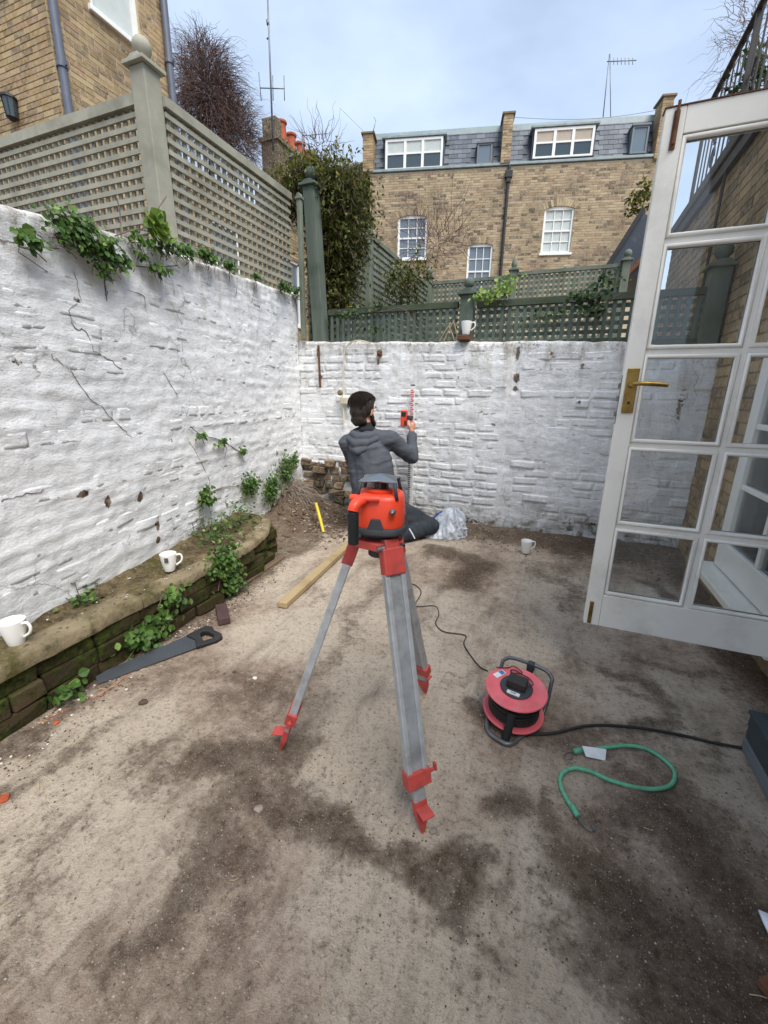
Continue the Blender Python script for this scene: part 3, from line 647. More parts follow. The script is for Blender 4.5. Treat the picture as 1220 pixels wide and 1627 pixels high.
# ------------------------------------------------------------------ exposed brick walls
def brick_face(root,O,U,N,u0,u1,z0,z1,mat,mortar,openings=(),seed=1,nsingle=300,bl=.225,bh=.075,topf=None,proud=.006,back=.2,skipmortar=False,arches=()):
    """bricks + mortar for one face. openings: (ua,ub,za,zb)"""
    O=np.asarray(O,float); rr=random.Random(seed); cells=[]
    n=int((z1-z0)/bh)
    def cuts(a,b,za,zb):
        segs=[(a,b)]
        for (oa,ob,pa,pb) in openings:
            if zb<=pa+.001 or za>=pb-.001: continue
            ns=[]
            for (s,e) in segs:
                if ob<=s or oa>=e: ns.append((s,e)); continue
                if s<oa: ns.append((s,oa))
                if e>ob: ns.append((ob,e))
            segs=ns
        return segs
    for r_ in range(n):
        za=z0+r_*bh; zb=za+bh
        u=u0-(r_%2)*bl*.5-rr.uniform(0,.03); k=0
        while u<u1:
            wd=bl if (k+r_)%3 else bl*.5; k+=1
            for (a,b) in cuts(max(u0,u),min(u1,u+wd),za,zb):
                if b-a<.03: continue
                if topf and zb>topf((a+b)/2): continue
                cells.append((a+.004,b-.005,za+.004,zb-.006,rr.random()))
            u+=wd
    def sc(c):
        p=O+U*((c[0]+c[1])/2)+Z_*((c[2]+c[3])/2); x,y,dz=proj(p)
        return dz if dz>.1 and -10<x<1230 and -10<y<1640 else 1e3+dz
    cells.sort(key=sc)
    shared={}
    loc=O-wl(root)
    ax=Matrix(((U[0],N[0],0,0),(U[1],N[1],0,0),(0,0,1,0),(0,0,0,1)))
    rz=math.atan2(U[1],U[0])
    for c in cells[:nsingle]:
        wd=round(c[1]-c[0],3); key=wd
        if key not in shared:
            mb=MB(); d=proud; e=.0025; hz=bh-.010
            V=[(0,0,0),(wd,0,0),(wd,0,hz),(0,0,hz),(e,d,e),(wd-e,d,e),(wd-e,d,hz-e),(e,d,hz-e)]
            V=[tuple(U*a*1.0+N*b+Z_*z) for a,b,z in V]
            me=bpy.data.meshes.new('brick'); me.from_pydata(V,[],[(4,5,6,7),(0,1,5,4),(1,2,6,5),(2,3,7,6),(3,0,4,7)]); me.materials.append(M['brick_'+mat]); shared[key]=me
        p=loc+U*c[0]+Z_*c[2]+N*rr.uniform(-.002,.002)
        piece('brick',shared[key],None,root,tuple(p))
    mb=MB()
    for c in cells[nsingle:]:
        mb.tint=c[4]; e=.002; j=rr.uniform(-.002,.002)
        a,b,za,zb=c[:4]; d=proud+j
        V=[O+U*q[0]+N*q[1]+Z_*q[2] for q in ((a,0,za),(b,0,za),(b,0,zb),(a,0,zb),(a+e,d,za+e),(b-e,d,za+e),(b-e,d,zb-e),(a+e,d,zb-e))]
        mb.add(V,[(4,5,6,7),(0,1,5,4),(1,2,6,5),(2,3,7,6),(3,0,4,7)])
    if mb.v: stuff(bw(mb,'brickwork','brickm_'+mat,root))
    if not skipmortar:
        us=sorted({u0,u1,*[o[0] for o in openings],*[o[1] for o in openings]}); mb=MB()
        for a,b in zip(us[:-1],us[1:]):
            if b<=u0 or a>=u1: continue
            ivs=[(z0,z1)]
            for (oa,ob,pa,pb) in openings:
                if oa<(a+b)/2<ob:
                    ns=[]
                    for s,e in ivs:
                        if pb<=s or pa>=e: ns.append((s,e)); continue
                        if s<pa: ns.append((s,pa))
                        if e>pb: ns.append((pb,e))
                    ivs=ns
            for s,e in ivs: mb.frame_box(O,U,N,Z_,(a,b),(-back,.001),(s,e))
        bw(mb,'mortar',mortar,root)

# right-hand brick wall of the next-door house, with a level parapet
rw=thing('stock_brick_wall','tall brown stock brick side wall seen through the glazed door','wall',(RWX,4.,0))
WIN=(2.02,3.1)   # y range of the fixed glazed screen in this wall
def rw_face():
    # u runs toward camera (-Y): normal -X
    O=np.array([RWX,6.75,0.]); U=-Y_; N=-X_
    brick_face(rw,O,U,N,0,6.75+1.2,0,3.16,'right','mortar_dark',openings=((6.75-WIN[1],6.75-WIN[0],.22,2.3),(6.75-1.95,6.75-.9,.25,2.25)),seed=3,back=.23)
    mb=MB(); mb.frame_box((0,0,0),X_,Y_,Z_,(RWX-.07,RWX+.3),(-1.2,6.8),(3.16,3.26)); bw(mb,'coping','pipe_dark',rw,bevel=.01)  # near-black colour carries the shadowed eaves band
    mb=MB(); mb.frame_box((0,0,0),X_,Y_,Z_,(RWX-.05,RWX-.012),(-1.2,6.78),(3.06,3.155)); bw(mb,'fascia','railing',rw)  # same eaves shade put into the colour
    mb=MB(); mb.tube([(RWX-.045,4.75,.1),(RWX-.045,4.75,3.05)],.012,8); bw(mb,'conduit','pipe_dark',rw)
rw_face()
# threshold plinth below screen
mb=MB(); mb.frame_box((0,0,0),X_,Y_,Z_,(RWX-.03,RWX+.2),(-1.2,1.96),(0.,.245)); bw(mb,'plinth','mortar_dark',rw,bevel=.01)
# ------------------------------------------------------------------ trellis fences
_boxcache={}
def unit_box(mat):
    if mat not in _boxcache:
        me=bpy.data.meshes.new('slat'); V=[(x,y,z) for z in (-.5,.5) for y in (-.5,.5) for x in (-.5,.5)]
        me.from_pydata(V,[],[(0,2,3,1),(4,5,7,6),(0,1,5,4),(2,6,7,3),(0,4,6,2),(1,3,7,5)]); me.materials.append(M[mat]); _boxcache[mat]=me
    return _boxcache[mat]
def slat(name,root,mat,c,size,rz,tilt=0.):
    return piece(name,unit_box(mat),None,root,tuple(np.asarray(c)-wl(root)),(0,tilt,rz),size)
def trellis(name,label,P0,P1,z0,z1,sp,sw,mat,front='h',railh=.055,group=None,railmat=None,sp2=None,th=.014,seed=0,side=1,bottom=True,z1b=None):
    """side: which side of the panel the front slats sit on (+1 = left normal of P0->P1)"""
    P0=np.array([P0[0],P0[1],0.]); P1=np.array([P1[0],P1[1],0.]); Lw=np.linalg.norm(P1-P0); U=(P1-P0)/Lw; N=np.array([-U[1],U[0],0])*side
    rz=math.atan2(U[1],U[0]); root=thing(name,label,'fence',tuple(P0+Z_*z0),group); rr=random.Random(seed)
    sp2=sp2 or sp; d=th*.5+.001
    hz,vz=(d,-d) if front=='h' else (-d,d)
    n=int((z1-z0-railh)/sp)
    for k in range(n+1):
        z=z1-railh-sp*.6-k*sp
        if z<z0+.01: break
        slat('slat',root,mat,P0+U*Lw/2+N*hz+Z_*(z+rr.uniform(-.002,.002)),(Lw,th,sw),rz)
    m=int(Lw/sp2)
    for k in range(m+1):
        u=(k+.5)*Lw/(m+1)
        slat('slat',root,mat,P0+U*u+N*vz+Z_*((z0+z1-railh)/2),(sw,th,z1-z0-railh-.004),rz)
    slat('top_rail',root,railmat or mat,P0+U*Lw/2+Z_*(z1-railh/2),(Lw+.01,.06,railh),rz)
    if bottom: slat('bottom_rail',root,railmat or mat,P0+U*Lw/2+Z_*(z0-.0),(Lw,.055,.045),rz)
    return root
def post(name,label,x,y,z0,z1,w_,mat,ball=.05,lean=(0,0),group=None,capw=1.45,finial='ball'):
    root=thing(name,label,'post',(x,y,z0),group); h=z1-z0
    mb=MB(); a=w_/2; lx,ly=lean
    V=[(-a,-a,0),(a,-a,0),(a,a,0),(-a,a,0),(-a+lx,-a+ly,h),(a+lx,-a+ly,h),(a+lx,a+ly,h),(-a+lx,a+ly,h)]
    mb.add(V,[(3,2,1,0),(4,5,6,7),(0,1,5,4),(1,2,6,5),(2,3,7,6),(3,0,4,7)]); mb.build('shaft',mat,root,bevel=.006)
    mb=MB(); c=a*capw; mb.frame_box((lx,ly,h),X_,Y_,Z_,(-c,c),(-c,c),(.001,.022)); 
    mb.prism([(-c*.8,0),(c*.8,0),(a*.5,.03),(-a*.5,.03)],(lx,ly-c*.8,h+.023),X_,Z_,Y_,(0,2*c*.8)); mb.build('cap',mat,root,bevel=.003)
    if finial=='ball' and ball:
        mb=MB(); mb.lathe([(ball*.45,0),(ball*.42,.012),(ball*.6,.02)],14,(lx,ly,h+.05)); mb.ball((lx,ly,h+.06+ball),ball); shade_auto(mb.build('ball_finial',mat,root,smooth=True),60)
    elif finial=='point':
        mb=MB(); mb.lathe([(ball*.5,0),(ball*.8,.03),(ball*.9,.07),(ball*.3,.16),(.004,.22)],10,(lx,ly,h+.05)); shade_auto(mb.build('pointed_finial',mat,root,smooth=True),60)
    return root
TX,TY=-2.72,2.52
trellis('lattice_fence','pale sage lattice fence running away from the corner post toward the brick house',(-5.1,TY),(TX-.06,TY),2.18,3.13,.068,.029,'trellis_tan',front='h',side=-1,seed=1,railh=.065)
trellis('lattice_fence','pale sage lattice fence standing on the ivy-topped white wall',(-2.66,TY+.07),(-2.66,4.04),2.12,3.13,.068,.028,'trellis_tan',front='h',side=-1,seed=2,railh=.06)
post('fence_post','pale sage square corner post with a ball finial',TX+.035,TY,1.98,3.24,.125,'trellis_tan',.058,lean=(-.03,.0))
slat_root=post('fence_post','narrow weathered post between the pale lattice and the dark green post',-2.53,4.02,1.80,3.05,.045,'trellis_far',0,finial='none')
post('fence_post','dark green corner post half hidden by the bushy climber',-2.385,4.13,1.72,3.19,.125,'trellis_green',.06,lean=(-.09,.02))
gz0,gz1=1.735,2.085
trellis('trellis_fence','dark green trellis on the white wall beside the bushy climber',(-2.28,4.13),(-.95,4.13),gz0,gz1,.064,.030,'trellis_green',front='v',side=-1,seed=3,railmat='rail_mossy',railh=.05)
trellis('trellis_fence','dark green trellis with trailing greenery between the mug and the glazed door',(-.77,4.13),(.93,4.13),gz0-.04,gz1-.01,.064,.030,'trellis_green',front='v',side=-1,seed=4,railmat='rail_mossy',railh=.05)
post('fence_post','short dark green post with ball finial behind the mug on the wall',-.86,4.13,1.72,2.13,.12,'trellis_green',.045)
post('fence_post','dark green post with ball finial seen through the door glass',1.0,4.15,1.66,2.2,.13,'trellis_green',.06)
# next garden along
trellis('trellis_fence','tall grey-green trellis receding behind the bushy climber',(-2.63,4.3),(-2.63,5.75),1.6,3.25,.085,.045,'trellis_far',front='h',side=-1,seed=5)
trellis('trellis_fence','grey-green trellis panel receding toward the brick terrace',(-2.63,5.9),(-2.63,8.65),1.8,3.36,.085,.045,'trellis_far',front='h',side=-1,seed=6)
post('fence_post','slim grey-green post below the trailing climber',-2.63,5.82,1.5,3.5,.13,'trellis_far',0,finial='none')
trellis('trellis_fence','far grey-green trellis in front of the lower sash window of the terrace',(-2.55,8.72),(-1.1,8.72),2.3,3.40,.085,.045,'trellis_far',front='v',side=-1,seed=7)
trellis('trellis_fence','far grey-green trellis running up to the slate-hung gable',(-.95,8.72),(.72,8.72),2.3,3.44,.085,.045,'trellis_far',front='v',side=-1,seed=8)
for x,l,f in ((-2.6,'far fence post with round finial at the trellis corner','ball'),(-1.02,'far fence post with pointed finial between two trellises','point'),(.78,'far fence post with round finial beside the slate-hung gable','ball')):
    post('fence_post',l,x,8.70,1.9,3.46,.12,'trellis_far',.06,finial=f)

# ------------------------------------------------------------------ house builder pieces
def sash(root,O,U,N,u0,u1,z0,z1,cols=3,rows=2,arch=.0,sillw=.06,blind=None,glass='winglass',frame=.06,mat='white_gloss',depth=.10,bars=True):
    """sash window set back by depth in opening"""
    O=np.asarray(O,float)-N*depth
    wnd=bpy.data.objects.new('window',None); C.objects.link(wnd); wnd.parent=root; b=O+U*((u0+u1)/2)+Z_*z0; wnd.location=tuple(b-wl(root))
    B=lambda mb,a,d,c: mb.frame_box(O,U,N,Z_,a,d,c)
    mb=MB(); f=frame
    B(mb,(u0,u0+f),(0,.06),(z0,z1)); B(mb,(u1-f,u1),(0,.06),(z0,z1)); B(mb,(u0+f,u1-f),(0,.06),(z1-f-arch,z1)); B(mb,(u0+f,u1-f),(0,.06),(z0,z0+f))
    bw(mb,'frame',mat,wnd)
    zm=(z0+z1-arch)/2; mb=MB(); B(mb,(u0+f,u1-f),(.005,.05),(zm-.025,zm+.025)); bw(mb,'meeting_rail',mat,wnd)
    if bars:
        for k in range(1,cols):
            u=u0+f+(u1-u0-2*f)*k/cols; mb=MB(); B(mb,(u-.012,u+.012),(.008,.04),(z0+f,zm-.025)); B(mb,(u-.012,u+.012),(.008,.04),(zm+.025,z1-f-arch)); bw(mb,'glazing_bar',mat,wnd)
        for (a,b_) in ((z0+f,zm-.025),(zm+.025,z1-f-arch)):
            for k in range(1,rows):
                z=a+(b_-a)*k/rows; mb=MB(); B(mb,(u0+f,u1-f),(.010,.038),(z-.012,z+.012)); bw(mb,'glazing_bar',mat,wnd)
    for (a,b_) in ((z0+f,zm-.02),(zm+.02,z1-f-arch)):
        for k in range(cols):
            ua=u0+f+(u1-u0-2*f)*k/cols; ub=u0+f+(u1-u0-2*f)*(k+1)/cols
            for r_ in range(rows):
                za=a+(b_-a)*r_/rows; zb=a+(b_-a)*(r_+1)/rows
                mb=MB(); t=random.uniform(-.004,.004); P=[O+U*ua+N*(.012+t)+Z_*za,O+U*ub+N*(.012-t)+Z_*za,O+U*ub+N*(.012-t)+Z_*zb,O+U*ua+N*(.012+t)+Z_*zb]
                P2=[p-N*.008 for p in P]; mb.add(P+P2,[(0,1,2,3),(7,6,5,4),(0,4,5,1),(1,5,6,2),(2,6,7,3),(3,7,4,0)])
                bw(mb,'pane',blind if (blind and r_>=0) else glass,wnd)
    if sillw:
        mb=MB(); B(mb,(u0-.05,u1+.05),(-.02,depth+.06),(z0-.07,z0)); bw(mb,'sill',mat,wnd,bevel=.008)
    return wnd
def arch_lintel(root,O,U,N,u0,u1,zc,rise,h,mat,n=None,seed=1):
    """segmental arch of bricks on edge whose soffit springs at zc and rises by rise"""
    wd=u1-u0; Rr=(wd*wd/4+rise*rise)/(2*rise); um=(u0+u1)/2; cz=zc+rise-Rr; a0=math.asin(wd/2/Rr)
    n=n or int(wd/.073); rr=random.Random(seed)
    for k in range(n):
        a=-a0+2*a0*(k+.06)/n; b=-a0+2*a0*(k+.94)/n
        P=[(um+Rr*math.sin(a),cz+Rr*math.cos(a)),(um+Rr*math.sin(b),cz+Rr*math.cos(b)),(um+(Rr+h)*math.sin(b*1.06),cz+(Rr+h)*math.cos(b*1.06)),(um+(Rr+h)*math.sin(a*1.06),cz+(Rr+h)*math.cos(a*1.06))]
        mb=MB(); mb.prism(P,O,U,Z_,N,(-.1,.012)); bw(mb,'brick',mat,root)
def downpipe(root,pts,r,mat,rings=()):
    mb=MB(); mb.tube(pts,r,12); o=shade_auto(bw(mb,'downpipe',mat,root,smooth=True),50)
    for p in rings:
        mb=MB(); mb.lathe([(r*1.0,-.03),(r*1.3,-.028),(r*1.3,.028),(r*1.0,.03)],12,p); mb.frame_box(p,X_,Y_,Z_,(-r*2,r*2),(-.012,.012),(-.015,.015)); bw(mb,'bracket',mat,root)
    return o

# ------------------------------------------------------------------ house on the left
LBX,LBY=-7.0,4.98
lh=thing('brick_house','yellow stock brick house with grey downpipes behind the pale lattice fence','house',(LBX-2,LBY+1.,0))
O=np.array([LBX,LBY,0.])
sw=(.68,1.52,6.66,8.3)
brick_face(lh,O,Y_,X_,0,2.12,2.2,8.6,'left','mortar',openings=(sw,),seed=11,nsingle=230,back=.25)
brick_face(lh,np.array([LBX-3.2,LBY,0.]),X_,-Y_,0,3.2,2.2,8.6,'left','mortar_dark',seed=12,nsingle=70,back=.25)
mb=MB(); mb.box((LBX-3.2,LBX-.26),(LBY+.26,LBY+2.11),(0,8.55)); bw(mb,'wall_core','mortar_dark',lh)
mb=MB(); mb.box((LBX-3.19,LBX-.01),(LBY+.01,LBY+2.10),(0,2.19)); bw(mb,'lower_wall','mortar',lh)
mb=MB(); mb.box((LBX-3.3,LBX+.1),(LBY-.1,LBY+2.2),(8.61,8.8)); bw(mb,'eaves','lead',lh)
sash(lh,O,Y_,X_,sw[0],sw[1],sw[2],sw[3],cols=1,rows=1,frame=.07,glass='blind',bars=False)
downpipe(lh,[(LBX+.06,LBY+.06,2.),(LBX+.06,LBY+.06,8.6)],.055,'pipe_grey',[(LBX+.06,LBY+.06,5.6)])
downpipe(lh,[(LBX+.08,LBY+2.0,2.),(LBX+.08,LBY+2.0,8.6)],.06,'pipe_grey',[(LBX+.08,LBY+2.0,6.75)])
q=atY(16,170,LBY-.09)
lamp=thing('wall_lantern','small black lantern fixed to the brick house','lantern',tuple(q))
mb=MB(); mb.lathe([(.03,.17),(.10,.13),(.105,.10),(.09,.095)],8); mb.build('hood','black_lamp',lamp)
mb=MB(); mb.lathe([(.085,.095),(.062,-.12)],8); mb.build('glass_box','winglass_dark',lamp)
mb=MB(); mb.lathe([(.07,-.12),(.075,-.13),(.03,-.17)],8); 
for k in range(4):
    a=PI/4+k*PI/2; mb.tube([(.088*math.cos(a),.088*math.sin(a),.095),(.066*math.cos(a),.066*math.sin(a),-.12)],.007,5)
mb.frame_box((0,0,0),X_,Y_,Z_,(-.02,.02),(.05,.10),(-.05,.1)); mb.build('cage','black_lamp',lamp)

ob=thing('brick_outhouse','brick back wall of the neighbouring house glimpsed through the receding pale lattice','house',(-7.4,9.,0))
brick_face(ob,np.array([-7.4,7.2,0.]),Y_,X_,0,6.5,1.8,5.6,'left','mortar_dark',openings=((1.0,1.9,3.2,4.9),(3.6,4.5,3.2,4.9)),seed=14,nsingle=0,back=.3)
mb=MB(); mb.box((-9.5,-7.71),(7.2,13.7),(0,5.58)); bw(mb,'wall_core','mortar_dark',ob)
for u in (1.0,3.6): sash(ob,np.array([-7.4,7.2,0.]),Y_,X_,u,u+.9,3.2,4.9,cols=2,rows=1,frame=.07)
mb=MB(); mb.prism([(-.15,5.6),(-2.2,6.1),(-2.2,5.6)],(-7.25,7.2,0),X_,Z_,Y_,(0,6.5)); bw(mb,'roof','slate_mass',ob)

# ------------------------------------------------------------------ brick terrace at the back
FA=R(13.5); FU=np.array([math.cos(FA),math.sin(FA),0]); FN=np.array([math.sin(FA),-math.cos(FA),0])
FP=CAM+ray(808,262)*14.0; F0=np.array([FP[0],FP[1],0.])
def fuz(x,y,off=0.):
    r=ray(x,y); t=(FN@(F0+FN*off-CAM))/(FN@r); p=CAM+r*t; return float((p-F0)@FU),float(p[2])
EZ=8.74
def far_house(label,ua,ub,wins,dormer,small,seed,chim):
    root=thing('terraced_house',label,'house',tuple(F0+FU*(ua+ub)/2+FN*-3),'brick terrace with slate mansard roofs')
    ops=[]
    for (a,b,c,d,rise,kw) in wins: ops.append((a,b,c,d+rise))
    brick_face(root,F0,FU,FN,ua,ub,4.4,EZ-.02,'far','mortar_pale',openings=ops,seed=seed,nsingle=300,back=.25,proud=.008)
    for i,(a,b,c,d,rise,kw) in enumerate(wins):
        arch_lintel(root,F0,FU,FN,a-.02,b+.02,d,rise,.2,'brick_far',seed=seed+i)
        sash(root,F0,FU,FN,a,b,c,d+rise,arch=rise*.4,frame=.065,**kw)
    mb=MB(); mb.frame_box(F0,FU,FN,Z_,(ua,ub),(-6,-.3),(0,EZ-.03)); bw(mb,'wall_core','mortar_dark',root)
    mb=MB(); mb.frame_box(F0,FU,FN,Z_,(ua,ub),(-.25,-.01),(0,4.395)); bw(mb,'lower_wall','mortar',root)
    mb=MB(); mb.frame_box(F0,FU,FN,Z_,(ua,ub),(-.3,.07),(EZ,EZ+.075)); bw(mb,'gutter','lead',root,bevel=.01)
    # mansard: leans back
    zt=10.10; lean=.42; rz=lambda z: -.10-(z-EZ)*lean/(zt-EZ)
    mb=MB(); Q=[F0+FU*u+FN*rz(z)+Z_*z for u,z in ((ua,EZ+.07),(ub,EZ+.07),(ub,zt),(ua,zt))]; Qb=[F0+FU*u+FN*-5.8+Z_*z for u,z in ((ua,EZ+.07),(ub,EZ+.07),(ub,zt),(ua,zt))]
    mb.add(Q+Qb,[(0,1,2,3),(3,2,6,7),(1,5,6,2),(0,3,7,4)]); roof=bw(mb,'mansard_roof','slate_mass',root)
    # slates
    sl=.30; sh=.155; rr=random.Random(seed); cells=[]
    z=EZ+.08; row=0
    blocks=[dormer,small]
    while z<zt-.16:
        u=ua-(row%2)*sl/2
        while u<ub:
            a,b=max(ua,u),min(ub,u+sl)
            if b-a>.04:
                hit=any(a<k[1]+.02 and b>k[0]-.02 and z+sh>k[2]-.05 and z<k[3] for k in blocks)
                if not hit: cells.append((a+.004,b-.004,z))
            u+=sl
        z+=sh; row+=1
    sharedm={}
    for (a,b,z) in cells[:300]:
        wd=round(b-a,3)
        if wd not in sharedm:
            me=bpy.data.meshes.new('slate'); t=lean/(zt-EZ)
            P=[FU*0+FN*.02,FU*wd+FN*.02,FU*wd+Z_*(sh+.01)+FN*(.006-t*sh),Z_*(sh+.01)+FN*(.006-t*sh)]; P2=[p-FN*.02 for p in P]
            me.from_pydata([tuple(p) for p in P+P2],[],[(0,1,2,3),(0,4,5,1),(1,5,6,2),(2,6,7,3),(3,7,4,0)]); me.materials.append(M['slate']); sharedm[wd]=me
        p=F0+FU*a+FN*(rz(z)+.004)+Z_*z; piece('slate',sharedm[wd],None,roof,tuple(p-wl(root)))
    mb=MB(); Q=[F0+FU*u+FN*(rz(z)+d)+Z_*z for u,d,z in ((ua,.02,zt-.17),(ub,.02,zt-.17),(ub,.05,zt+.02),(ua,.05,zt+.02),(ua,-.8,zt+.1),(ub,-.8,zt+.1))]
    mb.add(Q,[(0,1,2,3),(3,2,5,4)]); bw(mb,'lead_capping','lead',root)
    # dormer
    a,b,za,zb=dormer; dn=.10
    O2=F0+FN*.0
    dr=bpy.data.objects.new('dormer',None); C.objects.link(dr); dr.parent=root; dr.location=tuple(F0+FU*(a+b)/2+Z_*za-wl(root))
    mb=MB(); mb.frame_box(F0,FU,FN,Z_,(a-.05,b+.05),(-1.5,-.06),(za,zb+.02)); bw(mb,'cheek','slate_mass',dr)
    mb=MB(); mb.frame_box(F0,FU,FN,Z_,(a-.12,b+.12),(-1.5,.04),(zb+.021,zb+.09)); bw(mb,'dormer_roof','lead',dr,bevel=.01)
    f=.075; mb=MB(); B=lambda m_,p,q_,s: m_.frame_box(F0,FU,FN,Z_,p,q_,s)
    B(mb,(a,a+f),(-.055,0.),(za,zb)); B(mb,(b-f,b),(-.055,0),(za,zb)); B(mb,(a+f,b-f),(-.055,0),(zb-f,zb)); B(mb,(a+f,b-f),(-.055,0),(za,za+.05))
    wl3=(b-a-2*f)/3
    for k in (1,2): B(mb,(a+f+wl3*k-.045,a+f+wl3*k+.045),(-.055,-.004),(za+.05,zb-f))
    bw(mb,'window_frame','white_gloss',dr)
    for k in range(3):
        p0=a+f+wl3*k+(.045 if k else 0); p1=a+f+wl3*(k+1)-(.045 if k<2 else 0); zm=(za+zb)/2+.02
        mb=MB(); B(mb,(p0,p1),(-.05,-.01),(zm-.025,zm+.025)); bw(mb,'meeting_rail','white_gloss',dr)
        mb=MB(); B(mb,(p0,p1),(-.052,-.035),(za+.05,zm-.025)); bw(mb,'pane',chim['lo'],dr)
        mb=MB(); B(mb,(p0,p1),(-.052,-.032),(zm+.025,zb-f)); bw(mb,'pane',chim['hi'],dr)
    a,b,za,zb=small
    wv=bpy.data.objects.new('roof_window',None); C.objects.link(wv); wv.parent=root; wv.location=tuple(F0+FU*(a+b)/2+Z_*za-wl(root))
    mb=MB(); f=.05
    B(mb,(a,a+f),(-.5,-.04),(za,zb)); B(mb,(b-f,b),(-.5,-.04),(za,zb)); B(mb,(a-.03,b+.03),(-.5,-.01),(zb,zb+.05)); B(mb,(a+f,b-f),(-.5,-.04),(za,za+f)); B(mb,(a+f,b-f),(-.5,-.04),(zb-f,zb)); bw(mb,'frame','window_grey',wv)
    mb=MB(); B(mb,(a+f,b-f),(-.12,-.07),(za+f,zb-f)); bw(mb,'pane','winglass',wv)
    return root
W=lambda p,q:(fuz(*p),fuz(*q))
def rect(x0,y0,x1,y1,off=0.):
    a,c=fuz(x0,y1,off); a2,d=fuz(x0,y0,off); b,_=fuz(x1,y1,off); b2,_=fuz(x1,y0,off); return ((a+a2)/2,(b+b2)/2,c,d)
w1=rect(632,346,678,412); w2=rect(742,390,781,448); w3=rect(862,332,909,403)
d1=rect(612,222,703,271); s1=rect(758,227,782,260); d2=rect(848,205,943,252); s2=rect(1004,199,1030,243)
UA=fuz(588,272)[0]; UM=0.0; UB=fuz(1055,240)[0]+.1
far_house('yellow stock brick terraced house with a blank grey roof window by its red-stained wall',UA,UM,[(w1[0],w1[1],w1[2],w1[3]-.03,.10,dict(rows=2)),(w2[0],w2[1],w2[2]-.5,w2[3]-.03,.08,dict(rows=2))],d1,s1,31,dict(lo='winglass_dark',hi='blind'))
far_house('stock brick terraced house with a single white-blinded sash below its dormer',UM+.001,UB,[(w3[0],w3[1],w3[2],w3[3]-.03,.10,dict(rows=2,blind='blind'))],d2,s2,32,dict(lo='winglass_dark',hi='blind_beige'))
# party-wall parapets / chimneys
def parapet(label,x0,x1,ytop,ybot,seed,capm='mortar_dark',name='party_wall'):
    a,z1=fuz((x0),ytop,.1); b,_=fuz(x1,ytop,.1); _,z0=fuz((x0+x1)/2,ybot,.1)
    root=thing(name,label,'chimney',tuple(F0+FU*(a+b)/2+FN*.1+Z_*z0))
    mb=MB(); mb.frame_box(F0,FU,FN,Z_,(a+.02,b-.02),(-.45,.088),(z0,z1-.06)); bw(mb,'core','mortar',root)
    rr=random.Random(seed); z=z0; k=0
    while z<z1-.12:
        u=a
        for wd in ((b-a)*.62,(b-a)*.38) if k%2 else ((b-a)*.38,(b-a)*.62):
            mb=MB(); mb.frame_box(F0,FU,FN,Z_,(u+.005,u+wd-.005),(-.44,.10+rr.uniform(-.004,.004)),(z+.004,z+.071)); bw(mb,'brick','brick_left' if seed%2 else 'brick_far',root); u+=wd
        z+=.075; k+=1
    mb=MB(); mb.frame_box(F0,FU,FN,Z_,(a-.05,b+.05),(-.5,.14),(z1-.06,z1)); bw(mb,'cap',capm,root,bevel=.01)
    return root
parapet('weathered brick party-wall stub beside the left dormer',576,593,210,272,41)
parapet('tall brick party-wall stack between the two slate roofs',801,817,178,258,42)
parapet('mossy brick party-wall stack beside the top of the glazed door',1055,1073,150,250,43)
rt=thing('rainwater_pipe','dark rainwater pipe with hopper between the two terraced houses','pipe',tuple(F0+FN*.06+Z_*4.4))
mb=MB(); mb.tube([F0+FN*.08+FU*.02+Z_*4.4,F0+FN*.08+FU*.02+Z_*8.72],.05,10); shade_auto(bw(mb,'pipe','pipe_dark',rt,True),50)
mb=MB(); mb.frame_box(F0+FU*.02+FN*.1,FU,FN,Z_,(-.12,.12),(-.08,.08),(8.35,8.55)); mb.frame_box(F0+FU*.02+FN*.1,FU,FN,Z_,(-.07,.07),(-.06,.06),(8.22,8.349)); bw(mb,'hopper','pipe_dark',rt,bevel=.01)
# slate-hung gable and low roof at right of the far trellis
def atpl(x,y,Y): return atY(x,y,Y)
ga=thing('slate_gable','dark slate-hung triangular gable beyond the far trellis','gable',tuple(atY(985,440,9.4)))
P=[atY(958,432,9.4),atY(1017,338,9.4),atY(1040,345,9.4),atY(1040,440,9.4)]
mb=MB(); mb.add([p for p in P]+[p+Y_*1.6 for p in P],[(0,1,2,3),(7,6,5,4),(0,4,5,1),(1,5,6,2),(2,6,7,3),(3,7,4,0)]); bw(mb,'slate_face','slate_mass',ga)
mb=MB(); d=(P[1]-P[0]); d/=np.linalg.norm(d); mb.frame_box(P[0],d,Y_,np.cross(d,Y_),(-.1,np.linalg.norm(P[1]-P[0])+.05),(-.06,.3),(-.05,.02)); bw(mb,'barge_board','pipe_dark',ga)
P=[atY(982,448,9.2),atY(1012,418,9.2),atY(1030,420,9.2),atY(1030,470,9.2)]
mb=MB(); d=(P[1]-P[0]); d/=np.linalg.norm(d); mb.frame_box(P[0],d,Y_,np.cross(d,Y_),(0,.8),(0,.5),(-.04,.03)); bw(mb,'verge','rust',ga)
